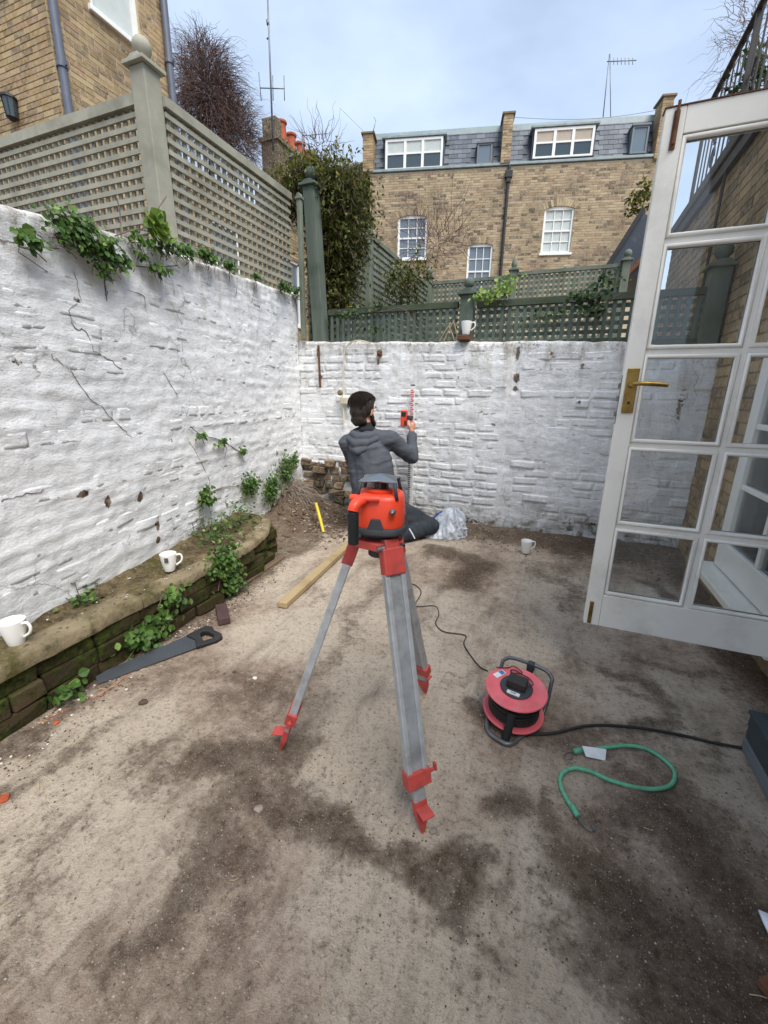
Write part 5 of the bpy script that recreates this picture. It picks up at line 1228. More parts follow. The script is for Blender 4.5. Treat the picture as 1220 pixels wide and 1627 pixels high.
for z in zz[1:-1]:
    bx(sc,'glazing_bar','white_gloss',(sx+.001,sx+.041),(ya+.101,ym-.0185),(z-.015,z+.015),.004); bx(sc,'glazing_bar','white_gloss',(sx+.001,sx+.041),(ym+.0185,yb-.111),(z-.015,z+.015),.004)
for k in range(5):
    for (p,q_) in ((ya+.101,ym-.0185),(ym+.0185,yb-.111)):
        bx(sc,'pane','glass',(sx+.018,sx+.022),(p,q_),(zz[k]+(.015 if k else 0),zz[k+1]-(.015 if k<4 else 0)))
bx(sc,'sill','coping' if False else 'door_paint',(.915,sx+.06),(WIN[0]-.02,WIN[1]+.02),(.215,.262),.008)
bx(sc,'curtain','blind',(RWX+.12,RWX+.14),(WIN[0]-.02,WIN[1]+.02),(.2,2.32)); bx(sc,'side_lining','door_paint',(sx+.051,RWX+.118),(WIN[1]-.028,WIN[1]+.0),(.23,2.29))
bx(sc,'plinth_board','mortar_dark',(RWX-.03,RWX-.008),(WIN[0],WIN[1]+.0),(0.,.214))

# ------------------------------------------------------------------ mugs
def mug_mesh():
    mb=MB(); s=.046; pr=[(.001,0),(.026,0),(.028,.004),(.033,.03),(.040,.065),(.0435,.100),(.0425,.101),(.0405,.099),(.037,.064),(.030,.03),(.025,.010),(.001,.009)]
    mb.lathe(pr,28,cap=False); a=mb
    h=MB(); h.tube(spline([(.039,0,.088),(.060,0,.092),(.070,0,.074),(.062,0,.05),(.038,0,.032)],6),[.0055]*25,8)
    return a,h
def mug(label,loc,rz,s=1.,tea=False,tagged=False,parent=None):
    r_=thing('mug',label,'mug',tuple(loc)); r_.rotation_euler=(0,0,rz); r_.scale=(s,s,s)
    a,h=mug_mesh(); shade_auto(a.build('cup','ceramic',r_,True),50); shade_auto(h.build('handle','ceramic',r_,True),60)
    if tea: mb=MB(); mb.lathe([(.001,.03),(.0295,.03)],24,cap=False); mb.build('dregs','tea',r_)
    if tagged: mb=MB(); mb.frame_box((0,0,0),X_,Y_,Z_,(-.010,.010),(-.0455,-.0435),(.062,.088)); mb.build('teabag_tag','tagdark',r_)
    return r_
mug('white mug near the saw-blade end of the mossy ledge, its handle out',(atZ(27,1022,LEDZ+.004)),R(20),1.0)
mug('white mug with a dark teabag tag hanging on its side',atZ(270,906,LEDZ+.004),R(35),1.0,tagged=True)
mug('white mug on a brick chip on top of the wall before the fence post',atY(740,532,4.02),R(5),1.1)
mug('white mug standing on the soil at the foot of the back wall',np.array(atZ(835,878,.02)),R(25),1.05)
o=thing('brick_chip','flat brown brick chip under the mug on the wall top','brick',tuple(atY(738,540,4.03)))
mb=MB(); mb.frame_box((0,0,0),X_,Y_,Z_,(-.06,.05),(-.05,.05),(-.005,.036)); mb.build('chip','rust',o,bevel=.006)

# ------------------------------------------------------------------ timber, saw, bits on the ground
o=thing('timber_length','squared length of pale sawn timber lying on the concrete','timber',tuple(atZ(455,965)))
a=atZ(441,966); b=atZ(563,856); d=(b-a); d[2]=0; Lp=np.linalg.norm(d)+.25; d/=np.linalg.norm(d); nn=np.array([d[1],-d[0],0])
mb=MB(); mb.frame_box(a+Z_*.006,d,nn,Z_,(0,Lp),(0,.062),(0,.036)); bw(mb,'timber','pine',o,bevel=.004)
o=thing('dark_brick','narrow dark purple brick slip lying by the ledge','brick',tuple(atZ(352,985)))
a=atZ(357,994); b=atZ(349,957); d=b-a; d/=np.linalg.norm(d); nn=np.array([d[1],-d[0],0]); mb=MB(); mb.frame_box(a+Z_*.005,d,nn,Z_,(0,.19),(-.032,.032),(0,.04)); bw(mb,'brick_slip','darkbrick',o,bevel=.004)
o=thing('batten','weathered flat batten lying against the foot of the ledge','timber',tuple(atZ(400,925)))
a=atZ(377,941); b=atZ(452,889); d=b-a; Lb=np.linalg.norm(d); d/=Lb; nn=np.array([d[1],-d[0],0]); mb=MB(); mb.frame_box(a+Z_*.004,d,nn,Z_,(0,Lb),(-.05,.0),(0,.02)); bw(mb,'batten_strip','oldwood',o,bevel=.003)
o=thing('yellow_pipe','short yellow plastic pipe leaning on the soil in the corner','pipe',tuple(atZ(514,846)))
a=atZ(514,846,.02); b=atY(502,800,a[1]+.16); mb=MB(); mb.tube([a,(a+b)/2+Z_*.004,b],.015,12); shade_auto(bw(mb,'pipe_length','yellow',o,True),50)
# saw
sw_=thing('hand_saw','dark hand saw lying flat at the foot of the mossy ledge','saw',tuple(atZ(240,1050)))
a=atZ(147,1083)+V3(.055,-.01,0); b=atZ(337,1012)+V3(.045,-.005,0); d=b-a; Ls=np.linalg.norm(d); d/=Ls; nn=np.array([-d[1],d[0],0]); nn2=nn*math.cos(R(12))+Z_*math.sin(R(12)); up=np.cross(d,nn2)
Os=a+Z_*.012
mb=MB(); mb.prism([(0,0),(Ls*.80,-.012),(Ls*.82,.055),(Ls*.80,.095),(.05,.062),(.0,.048)],Os,d,nn2,up,(-.001,.001)); bw(mb,'blade','saw',sw_)
mb=MB(); teeth=[]
n=70
for k in range(n): teeth+=[(Ls*.8*k/n,-.012*k/n),(Ls*.8*(k+.5)/n,-.012*(k+.5)/n-.004)]
teeth+=[(Ls*.8,-.012),(Ls*.8,-.008),(0,.004)]
mb.prism(teeth,Os,d,nn2,up,(-.0009,.0009)); bw(mb,'teeth','steel',sw_)
h0=Ls*.78
outer=[(h0,-.018),(h0+.03,-.022),(h0+.10,-.03),(h0+.135,-.02),(h0+.14,.01),(h0+.122,.05),(h0+.125,.085),(h0+.10,.105),(h0+.05,.10),(h0-.01,.09),(h0+.015,.04)]
inner=[(h0+.045,.005),(h0+.095,.0),(h0+.105,.02),(h0+.09,.06),(h0+.075,.072),(h0+.05,.065)]
bm=bmesh.new()
def ring(poly,w_): return [bm.verts.new(tuple(Os+d*u+nn2*v+up*w_)) for u,v in poly]
for w_ in (-.012,.012):
    ro=ring(outer,w_); ri=ring(inner,w_)
    eo=[bm.edges.new((ro[i],ro[(i+1)%len(ro)])) for i in range(len(ro))]+[bm.edges.new((ri[i],ri[(i+1)%len(ri)])) for i in range(len(ri))]
    bmesh.ops.triangle_fill(bm,use_beauty=True,edges=eo)
    if w_<0: r0,i0=ro,ri
for A_,B_ in ((r0,ro),(i0,ri)):
    for i in range(len(A_)): bm.faces.new((A_[i],A_[(i+1)%len(A_)],B_[(i+1)%len(A_)],B_[i]))
bmesh.ops.recalc_face_normals(bm,faces=bm.faces); me=bpy.data.meshes.new('handle'); 
for v in bm.verts: v.co-=Vector(wl(sw_))
bm.to_mesh(me); bm.free(); me.materials.append(M['saw_handle']); ho=bpy.data.objects.new('handle',me); C.objects.link(ho); ho.parent=sw_
bv=ho.modifiers.new('b','BEVEL'); bv.width=.004; bv.segments=2; bv.limit_method='ANGLE'
# planter
pl=thing('planter_box','dark slate-blue timber planter box at the foot of the side wall','planter',(.9,1.4,0))
px0,px1,py0,py1=.78,1.075,.75,1.69; ph=.155
for k,(z0,z1,mt) in enumerate(((0.003,.055,'planter_low'),(.0565,.105,'planter'),(.1065,ph,'planter'))):
    off=.004*(k%2)
    bx(pl,'board',mt,(px0+off,px0+.022+off),(py0,py1),(z0,z1),.003); bx(pl,'board',mt,(px0+.023,px1),(py1-.022,py1-.001-off),(z0,z1),.003); bx(pl,'board',mt,(px1-.022,px1-.001),(py0,py1-.023),(z0,z1),.003); bx(pl,'board',mt,(px0+.023,px1-.023),(py0+.001,py0+.022),(z0,z1),.003)
bx(pl,'rim','planter',(px0-.006,px0+.035),(py0,py1+.004),(ph+.0005,ph+.014),.002); bx(pl,'rim','planter',(px0+.0355,px1),(py1-.03,py1+.004),(ph+.0005,ph+.014),.002)
bx(pl,'soil_fill','soil',(px0+.023,px1-.023),(py0+.023,py1-.023),(.01,.09))
# white sheet and brown brick at the frame edge
p=atZ(1222,1528)+V3(.04,.0,0); o=thing('plastic_sheet','folded white plastic sheet lying on the dark soil','sheet',tuple(p))
rr=random.Random(4); V=[];n=9
for j in range(n):
    for i in range(n):
        u,v=i/(n-1)-.5,j/(n-1)-.5; V.append((u*.15+.055-.02*v,v*.2,.014+.02*max(0,fbm(u*5,v*5,55,3)+.2)+.01*abs(u)))
o2=rawmesh('sheet',V,[(j*n+i,j*n+i+1,(j+1)*n+i+1,(j+1)*n+i) for j in range(n-1) for i in range(n-1)],'white_plastic',o); s=o2.modifiers.new('s','SOLIDIFY'); s.thickness=.006
p=atZ(1207,1572)+V3(.02,-.0,0); o=thing('brick_fragment','brown brick fragment beside the white plastic sheet','brick',tuple(p)); mb=MB(); mb.frame_box((0,0,.004),(.8,.6,0),(-.6,.8,0),Z_,(-.02,.03),(-.018,.02),(0,.022)); mb.build('fragment','rust',o,bevel=.004)

# ------------------------------------------------------------------ tripod
TA,TB,TC=atZ(672,1322),atZ(446,1190),atZ(676,1100); TC0=np.array([-.462,1.125,0.]); HZ=.825
tp=thing('survey_tripod','grey aluminium tripod with red fittings standing on the concrete','tripod',tuple(TC0))
mb=MB(); tri=[]
for P in (TA,TB,TC):
    dd=P-TC0; dd[2]=0; dd/=np.linalg.norm(dd); ss=np.array([-dd[1],dd[0],0]); tri+=[TC0+dd*.075-ss*.042,TC0+dd*.075+ss*.042]
c0=TC0; order=sorted(tri,key=lambda p:math.atan2(p[1]-c0[1],p[0]-c0[0]))
mb.add([p+Z_*(HZ-.012) for p in order]+[p+Z_*(HZ+.014) for p in order],[tuple(range(5,-1,-1)),tuple(range(6,12))]+[(i,(i+1)%6,6+(i+1)%6,6+i) for i in range(6)]); bw(mb,'head_plate','tripod_red',tp,bevel=.004)
mb=MB(); mb.lathe([(.03,-.05),(.034,-.045),(.034,-.014),(.012,-.013)],14,TC0+Z_*HZ); bw(mb,'centre_screw','laser_black',tp)
def tleg(F,k):
    dd=F-TC0; dd[2]=0; dd/=np.linalg.norm(dd); ss=np.array([-dd[1],dd[0],0])
    T=TC0+dd*.078+Z_*(HZ-.02); ax=(F-T); Ln=np.linalg.norm(ax); ax/=Ln; nn=np.cross(ss,ax); nn/=np.linalg.norm(nn)
    leg=bpy.data.objects.new('leg',None); C.objects.link(leg); leg.parent=tp; leg.location=tuple(T-wl(tp))
    B=lambda m_,a,b,c: m_.frame_box(T,ax,ss,nn,a,b,c)
    w2=.034; t2=.013; e=Ln*.80
    mb=MB(); B(mb,(-.02,.060),(-.034,.034),(-.018,.018)); B(mb,(-.045,.0),(-.024,.024),(-.015,.015)); bw(mb,'hinge_block','tripod_red',leg,bevel=.004)
    mb=MB(); mb.tube([T-ss*.045-ax*.02,T+ss*.045-ax*.02],.008,10); bw(mb,'hinge_pin','steel',leg,True)
    for s in (-1,1):
        mb=MB(); y=sorted((s*w2,s*(w2-.016))); B(mb,(.055,e),tuple(y),(-t2,t2)); bw(mb,'side_rail','ali',leg,bevel=.003)
    mb=MB(); B(mb,(.0555,e-.0005),(-w2+.0165,w2-.0165),(-t2+.005,t2-.005)); bw(mb,'centre_panel','ali_dark',leg)
    mb=MB(); B(mb,(e-.025,e+.022),(-w2-.006,w2+.006),(-t2-.006,t2+.006)); bw(mb,'clamp','tripod_red',leg,bevel=.003)
    mb=MB(); p=T+ax*(e-.002)+ss*(w2+.006); mb.tube([p,p+ss*.022],.006,8); mb.frame_box(p+ss*.022,ax,ss,nn,(-.018,.006),(0,.008),(-.007,.007)); bw(mb,'clamp_screw','tripod_red',leg,bevel=.002)
    mb=MB(); B(mb,(e+.0225,Ln-.085),(-.019,.019),(-.008,.008)); bw(mb,'inner_leg','ali_dark',leg,bevel=.003)
    mb=MB(); B(mb,(Ln-.10,Ln-.055),(-.021,.021),(-.0105,.0105))
    V=[T+ax*(Ln-.056)+ss*a+nn*b for a,b in ((-.02,-.0105),(.02,-.0105),(.02,.0105),(-.02,.0105))]+[T+ax*(Ln+.015)+ss*a*.15+nn*b*.2 for a,b in ((-.02,-.0105),(.02,-.0105),(.02,.0105),(-.02,.0105))]
    mb.add(V,[(0,1,5,4),(1,2,6,5),(2,3,7,6),(3,0,4,7),(4,5,6,7),(3,2,1,0)])
    q=T+ax*(Ln-.085); hd=dd*.9+Z_*.0; sg=1 if nn@dd>0 else -1
    mb.frame_box(q,ss,dd,Z_,(-.020,.020),(.0,.050),(-.003,.003)); bw(mb,'foot','tripod_red',leg,bevel=.002)
for k,F in enumerate((TA,TB,TC)): tleg(F.copy(),k)
# ------------------------------------------------------------------ rotary laser
LB=HZ+.0145
ls=thing('rotary_laser','orange-red rotary laser level with black base on top of the tripod','laser level',(TC0[0],TC0[1],LB)); ls.rotation_euler=(0,0,R(22)-R(8)); ls.scale=(.93,.93,.84)
def sq(r,z,n=40,p=3.2,sx=1.,sy=1.):
    out=[]
    for k in range(n):
        a=2*PI*k/n; c,s=math.cos(a),math.sin(a); q=(abs(c)**p+abs(s)**p)**(-1/p); out.append((c*q*r*sx,s*q*r*sy,z))
    return out
def loft(rings,cap=True):
    mb=MB(); n=len(rings[0]); V=[p for r_ in rings for p in r_]; F=[(i*n+j,i*n+(j+1)%n,(i+1)*n+(j+1)%n,(i+1)*n+j) for i in range(len(rings)-1) for j in range(n)]
    if cap: F+=[tuple(range(n-1,-1,-1)),tuple((len(rings)-1)*n+j for j in range(n))]
    return mb.add(V,F)
shade_auto(loft([sq(.050,.0),sq(.055,.012),sq(.082,.022),sq(.091,.030),sq(.092,.040),sq(.088,.050),sq(.083,.052)]).build('base','laser_black',ls,True),40)
shade_auto(loft([sq(.0825,.0525),sq(.084,.064),sq(.081,.11),sq(.078,.145),sq(.074,.157),sq(.066,.163),sq(.03,.164)]).build('body','laser_red',ls,True),40)
for k in range(4):   # rubber bumpers: pointed lobes rising from the base
    a=k*PI/2-PI/2; c,s=math.cos(a),math.sin(a); Uq=np.array([-s,c,0]); Nq=np.array([c,s,0]); x0=.015 if k==0 else 0
    mb=MB(); mb.prism([(-.045,0),(.045,0),(.026,.012),(.014,.048),(-.014,.048),(-.026,.012)],np.array([0,0,.040]),Uq,Z_+Nq*-.03,Nq,(.070,.0885)); mb.build('bumper','laser_black',ls,bevel=.004)
mb=MB(); mb.lathe([(.032,.164),(.032,.172),(.028,.174),(.028,.20),(.024,.202)],20); shade_auto(mb.build('rotating_head','laser_glass',ls,True),40)
mb=MB(); mb.lathe([(.045,.163),(.047,.166),(.047,.172),(.036,.176)],20); shade_auto(mb.build('head_collar','laser_red',ls,True),40)
for k in range(4):
    a=PI/4+k*PI/2; c,s=math.cos(a),math.sin(a); mb=MB(); mb.tube([(c*.088,s*.088,.15),(c*.080,s*.080,.18),(c*.074,s*.074,.208)],.006,6); mb.build('cage_post','laser_black',ls,True)
cap=[(.086*math.cos(PI/4+k*PI/2),.078*math.sin(PI/4+k*PI/2),.209) for k in range(4)]
mb=MB(); mid_=[((cap[k][0]+cap[(k+1)%4][0])/2*.86,(cap[k][1]+cap[(k+1)%4][1])/2*.86,.212) for k in range(4)]
rim=[q for k in range(4) for q in (cap[k],mid_[k])]; mb.add(rim+[(x,y,z-.006) for x,y,z in rim]+[(0,0,.228)],[(i,(i+1)%8,16) for i in range(8)]+[(i,8+i,8+(i+1)%8,(i+1)%8) for i in range(8)]+[tuple(range(15,7,-1))]); mb.build('top_plate','laser_metal',ls,bevel=.002)
mb=MB(); mb.lathe([(.011,.0),(.010,.012),(.002,.02)],14,(.052,-.079,.115),(0,-1,0)); shade_auto(mb.build('metal_stud','laser_metal',ls,True),40)
mb=MB(); pth=spline([(-.03,-.06,.150),(-.045,-.085,.150),(-.058,-.112,.140),(-.062,-.120,.122)],5); mb.tube(pth,list(np.linspace(.020,.0165,len(pth))),14); mb.tube([(-.078,-.07,.155),(-.04,-.085,.156),(.01,-.078,.156)],.012,10); shade_auto(mb.build('handle_arm','laser_red',ls,True),50)
mb=MB(); 
pr=[(.0155,0)]
for k in range(16): z=.006+k*.0066; pr+=[(.0165,z),(.0165,z+.004),(.0150,z+.005)]
pr+=[(.0150,.115)]; mb.lathe(pr,14,(-.062,-.118,.008)); shade_auto(mb.build('grip','laser_grip',ls,True),30)
mb=MB(); mb.tube([(-.062,-.118,.012),(-.056,-.095,.02),(-.045,-.07,.03)],.010,8); mb.build('handle_foot','laser_black',ls,True)

# ------------------------------------------------------------------ cable reel
rc=atZ(808,1162)+np.array([0.005,.075,0]); 
rl_=thing('cable_reel','red cable drum reel with black flex and grey tube stand','cable reel',tuple(rc)); rl_.rotation_euler=(0,0,R(-14))
tilt=np.array([.05,-.10,1.]); tilt/=np.linalg.norm(tilt); o0=np.array([0,0.,.04])
def flange(z,name):
    mb=MB(); pr=[(.052,.0),(.108,.0),(.116,.002),(.118,.006),(.116,.010),(.110,.011),(.105,.009),(.060,.009),(.052,.012)]
    mb.lathe(pr,44,o0+tilt*z,tilt,cap=True); return shade_auto(mb.build(name,'reel_red',rl_,True),35)
flange(0,'flange'); flange(.108,'flange')
mb=MB(); mb.lathe([(.055,.010),(.055,.108)],30,o0,tilt); mb.build('drum_core','cable',rl_,True)
# wound flex as separate turns
a_=np.cross(tilt,[1,0,0]); a_/=np.linalg.norm(a_); b_=np.cross(tilt,a_); rr=random.Random(3); mb=MB()
for k in range(11):
    R0=.094+rr.uniform(-.005,.004); z=.017+k*.0084; pts=[o0+tilt*(z+.003*math.sin(i/32*2*PI+k))+(a_*math.cos(2*PI*i/32)+b_*math.sin(2*PI*i/32))*(R0+.002*math.sin(3*i/32*2*PI+k)) for i in range(33)]
    mb.tube(pts,.0046,6)
for k in range(10):
    R0=.084; z=.02+k*.009; pts=[o0+tilt*z+(a_*math.cos(2*PI*i/28)+b_*math.sin(2*PI*i/28))*R0 for i in range(29)]; mb.tube(pts,.0046,5)
shade_auto(mb.build('wound_flex','cable',rl_,True),60)
mb=MB(); mb.lathe([(.060,.0),(.062,.006),(.058,.010),(.002,.012)],30,o0+tilt*.117,tilt); shade_auto(mb.build('socket_plate','laser_black',rl_,True),40)
ux=b_*1.; 
t1=np.array([1,0,-tilt[0]]); t1/=np.linalg.norm(t1); t2_=np.cross(tilt,t1)
rot=lambda q:(t1*math.cos(q)+t2_*math.sin(q),-t1*math.sin(q)+t2_*math.cos(q))
e1,e2=rot(R(4))
mb=MB(); mb.frame_box(o0+tilt*.129,e1,e2,tilt,(-.034,.038),(-.026,.024),(0,.034)); mb.build('adaptor_block','cable',rl_,bevel=.004)
for (q,sz,mt) in (((-.002,.048),(.022,.010),'sticker'),((0,-.046),(.024,.008),'sticker')):
    mb=MB(); mb.frame_box(o0+tilt*.1275+e1*q[0]+e2*q[1],e1,e2,tilt,(-sz[0],sz[0]),(-sz[1],sz[1]),(0,.0025)); mb.build('label_plate',mt,rl_)
    for i in range(5): mb=MB(); mb.frame_box(o0+tilt*.1305+e1*(q[0]-.008+i*.004)+e2*q[1],e1,e2,tilt,(-.0012,.0012),(-.003,.003),(0,.0006)); mb.build('print_mark','tagdark',rl_)
e1b,e2b=rot(R(-22))
mb=MB(); mb.frame_box(o0+tilt*.1175-e1b*.088,e1b,e2b,tilt,(-.012,.012),(-.026,.026),(.0,.0012)); mb.build('sticker','sticker',rl_)
mb=MB(); mb.frame_box(o0+tilt*.1190-e1b*.088+e2b*.012,e1b,e2b,tilt,(-.010,.010),(-.009,.010),(.0,.0008)); mb.build('sticker_print','sticker_blue',rl_)
# tube stand: legs and carrying handle behind
mb=MB(); mb.tube(spline([(-.07,-.09,.012),(-.09,0,.014),(-.100,.09,.03),(-.104,.128,.13),(-.098,.142,.155),(-.06,.150,.172),(.06,.150,.172),(.098,.142,.155),(.104,.128,.13),(.100,.09,.03),(.09,0.,.014),(.06,-.10,.012)],6),.0078,10); shade_auto(mb.build('tube_stand','reel_tube',rl_,True),60)
mb=MB(); mb.tube(spline([(-.07,-.09,.012),(-.045,-.135,.011),(.0,-.15,.011),(.04,-.145,.011),(.06,-.10,.012)],6),.009,10); shade_auto(mb.build('foot_tube','reel_tube',rl_,True),60)
mb=MB(); mb.frame_box((.012,.148,.172),X_,Y_,Z_,(-.014,.014),(-.014,.014),(-.03,.012)); mb.build('handle_clip','laser_black',rl_,bevel=.003)
mb=MB(); p0=np.array([.028,-.108,.118]); p1=np.array([.022,-.135,.008]); mb.tube([p1,p1+(p0-p1)*.1,p1+(p0-p1)*.85,p0,p0+(p0-p1)*.03],[.012,.0155,.0155,.0165,.010],14); shade_auto(mb.build('crank_grip','laser_grip',rl_,True),40)
mb=MB(); q=o0+tilt*.119; mb.tube(spline([q+e1*.045+e2*.0+tilt*.03,q+e1*.055+e2*.03+tilt*.02,q+e1*.03+e2*.07+tilt*.005,q+e1*.0+e2*.075+tilt*.006,q-e1*.03+e2*.085+tilt*.005,q-e1*.045+e2*.075+tilt*.005,q-e1*.03+e2*.065+tilt*.006,q+e1*.0+e2*.085+tilt*.006,q-e1*.04+e2*.10+tilt*.01,q-e1*.06+e2*.085+tilt*.004,q-e1*.10+e2*.06+tilt*.005],6),.0022,6); mb.build('thin_lead','cable',rl_,True)

# ------------------------------------------------------------------ cables on the ground
def cord(name,label,pts,r,mat,zs=.006,n=6,cat='cable'):
    P=[atZ(x,y)+Z_*zs for x,y in pts]; o=thing(name,label,cat,tuple(P[0])); mb=MB(); mb.tube(spline(P,n),r,8); shade_auto(bw(mb,'cord',mat,o,True),60); return o
cord('thin_cable','thin black cable wriggling from the tripod to the cable reel',[(640,905),(642,924),(660,931),(669,943),(660,964),(690,964),(697,977),(692,992),(705,1005),(739,1011),(737,1026),(759,1058),(775,1068)],.0030,'cable')
cord('flex_cable','black power flex running from the cable reel to the planter box',[(838,1170),(880,1168),(935,1156),(1000,1158),(1075,1170),(1130,1183),(1178,1192)],.0055,'cable',zs=.010)
cord('thin_wire','thin reddish wire lying in the litter along the foot of the ledge',[(60,1152),(110,1128),(150,1112),(185,1090),(205,1072)],.0016,'brick_red')
bp=[(915,1199),(952,1193),(992,1189),(1023,1193),(1051,1209),(1070,1230),(1066,1250),(1043,1258),(1007,1255),(968,1244),(937,1230),(909,1225),(891,1236),(891,1256),(905,1283),(915,1299)]
bg_=cord('bungee_cord','green bungee cord with metal hooks curled in an S on the concrete',bp,.0068,'bungee',zs=.012,cat='bungee')
def hook(a,b,sgn):
    a=atZ(*a)+Z_*.016; b=atZ(*b)+Z_*.016; d=b-a; d/=np.linalg.norm(d); s=np.array([-d[1],d[0],0])*sgn
    mb=MB(); mb.tube([a-d*.03,a+d*.004],.0090,10); bw(mb,'ferrule','bungee',bg_,True)
    mb=MB(); mb.tube(spline([a,a+d*.02,a+d*.04+s*.004,a+d*.052+s*.014,a+d*.046+s*.026,a+d*.030+s*.028],5),.0026,7); bw(mb,'hook','steel',bg_,True)
hook((912,1199),(895,1202),1); hook((916,1301),(924,1315),1)
mb=MB(); c=[atZ(*q)+Z_*z for q,z in (((923,1194),.026),((962,1198),.022),((961,1210),.005),((930,1206),.012))]; mb.add(c+[p-Z_*.0012 for p in c],[(0,1,2,3),(7,6,5,4),(0,4,5,1),(1,5,6,2),(2,6,7,3),(3,7,4,0)]); bw(mb,'paper_tag','sticker',bg_)

# ------------------------------------------------------------------ fittings on the back wall
sk=thing('wall_socket','old ivory socket box with surface cable on the back wall','socket',tuple(atY(543,635,BWY-.03)))
P=[(588,545),(570,541),(555,546),(547,560),(546,590),(545,615),(544,632)]
mb=MB(); mb.tube(spline([atY(x,y,BWY-.035) for x,y in P],5),.006,8); shade_auto(bw(mb,'cable','ivory',sk,True),60)
mb=MB(); mb.tube(spline([atY(x,y,BWY-.03) for x,y in ((545,645),(546,660),(546,675))],4),.010,8); shade_auto(bw(mb,'conduit','ivory',sk,True),60)
c=atY(546,636,BWY-.05); mb=MB(); mb.frame_box(c,X_,Y_,Z_,(-.04,.05),(-.01,.05),(-.04,.03)); bw(mb,'box','ivory',sk,bevel=.008)
c=atY(541,624,BWY-.06); mb=MB(); mb.lathe([(.028,0),(.028,.02),(.018,.03)],14,c,(0,-1,0)); bw(mb,'plug','coping',sk,True)
ir=thing('rusty_strap','rusty iron strap fixed upright on the back wall near the corner','strap',tuple(atY(506,600,BWY-.02)))
a=atY(505,548,BWY-.028); b=atY(508,616,BWY-.028); mb=MB(); d=b-a; Lr=np.linalg.norm(d); d/=Lr; mb.frame_box(a,d,np.cross(d,Y_),Y_,(0,Lr),(-.009,.009),(0,.02)); bw(mb,'strap','rust',ir,bevel=.003)
mb=MB(); mb.lathe([(.012,0),(.012,.012),(.004,.016)],10,atY(508,596,BWY-.03),(0,-1,0)); mb.lathe([(.010,0),(.010,.012),(.004,.016)],10,atY(505,556,BWY-.03),(0,-1,0)); bw(mb,'bolt_head','rust',ir)
nl=thing('rusty_bracket','small rusty bracket stub near the top of the back wall','bracket',tuple(atY(602,562,BWY-.02))); mb=MB(); c=atY(602,562,BWY-.03); mb.frame_box(c,X_,Y_,Z_,(-.022,.022),(0,.04),(-.02,.025)); mb.tube([c-Y_*.03,c+Y_*.03],.012,8); mb.tube([c-Z_*.01,c-Z_*.10],.005,6); bw(mb,'stub','rust',nl,bevel=.003)

# ------------------------------------------------------------------ debris
def rock(rr,r,sq_=.7):
    """irregular pebble: 12 verts"""
    V=[];F=[]; n=6
    V.append((0,0,-r*.5*sq_))
    for k,(rad,z) in enumerate(((.85,-.2),(.8,.3))):
        for j in range(n):
            a=2*PI*(j+.5*k)/n; q=r*rad*rr.uniform(.7,1.2); V.append((q*math.cos(a),q*math.sin(a)*rr.uniform(.7,1),z*r*sq_*rr.uniform(.7,1.3)))
    V.append((0,0,r*.55*sq_))
    F=[(0,1+(j+1)%n,1+j) for j in range(n)]+[(1+j,1+(j+1)%n,7+j) for j in range(n)]+[(7+j,1+(j+1)%n,7+(j+1)%n) for j in range(n)]+[(13,7+j,7+(j+1)%n) for j in range(n)]
    return V,F
def scatter(name,label,n,fn,rfn,mat,seed,cat='debris'):
    rr=random.Random(seed); mb=MB()
    for k in range(n):
        p=fn(rr)
        if p is None: continue
        r_=rfn(rr); V,F=rock(rr,r_); a=rr.uniform(0,2*PI); c,s=math.cos(a),math.sin(a)
        mb.add([(p[0]+x*c-y*s,p[1]+x*s+y*c,p[2]+z+r_*.15) for x,y,z in V],F)
    o=mb.build(name,mat,None,fix=False); stuff(o); return tag(o,label,cat)
def gz(x,y):
    z=.010*float(fbm(x*2.2,y*2.2,1,4)); z+=.05*float(sstep(3.62,3.98,y))*(.6+.5*float(fbm(x*6,y*6,8,4)))
    bank=math.exp(-(((x+2.55)/.36)**2+((y-3.45)/.62)**2)); return z+bank*(.30+.14*float(fbm(x*7,y*7,12,5)))
def yard(rr):
    x,y=rr.uniform(-1.75,1.05),rr.uniform(.05,3.6); return (x,y,gz(x,y)+.001)
def bydark(rr):
    P=[(760,895),(720,910),(1100,1500),(450,1230),(700,1400),(950,960),(60,1200),(1000,1420),(1180,1400)]
    q=atZ(*rr.choice(P)); x,y=q[0]+rr.gauss(0,.16),q[1]+rr.gauss(0,.1)
    return (x,y,gz(x,y)+.002) if LEDX(y)<x<1.05 else None
def bywall(rr):
    x=rr.uniform(-2.3,1.05); y=3.95-abs(rr.gauss(0,.2)); return (x,y,gz(x,y)+.002)
def corner(rr):
    x,y=-2.1+rr.gauss(0,.28),3.5+rr.gauss(0,.25); return (x,min(y,3.98),gz(x,min(y,3.98))+.002)
def byledge(rr):
    y=rr.uniform(.2,2.6); x=LEDX(y)+.02+abs(rr.gauss(0,.07)); return (x,y,gz(x,y)+.002)
scatter('pale_grit','pale grit and paint crumbs scattered over the concrete',1500,yard,lambda r:r.uniform(.001,.0032),'grit',1)
scatter('dark_grit','dark soil crumbs scattered over the concrete',700,yard,lambda r:r.uniform(.001,.0032),'crumb',2)
scatter('soil_crumbs','loose soil crumbs gathered in the darker patches',1300,bydark,lambda r:r.uniform(.0012,.0042),'crumb',3)
scatter('rubble_soil','crumbly earth and rubble along the foot of the back wall',1800,bywall,lambda r:r.uniform(.003,.012),'crumb',4)
scatter('corner_rubble','broken rubble heaped in the corner below the brick footing',1000,corner,lambda r:r.uniform(.004,.018) if r.random()<.93 else r.uniform(.02,.035),'crumb',5)
scatter('corner_stones','pale stones and broken brick strewn on the earth in the corner',170,corner,lambda r:r.uniform(.006,.024),'stone',15)
scatter('ledge_crumbs','crumbs of earth and moss along the foot of the ledge',700,byledge,lambda r:r.uniform(.002,.007),'crumb',6)
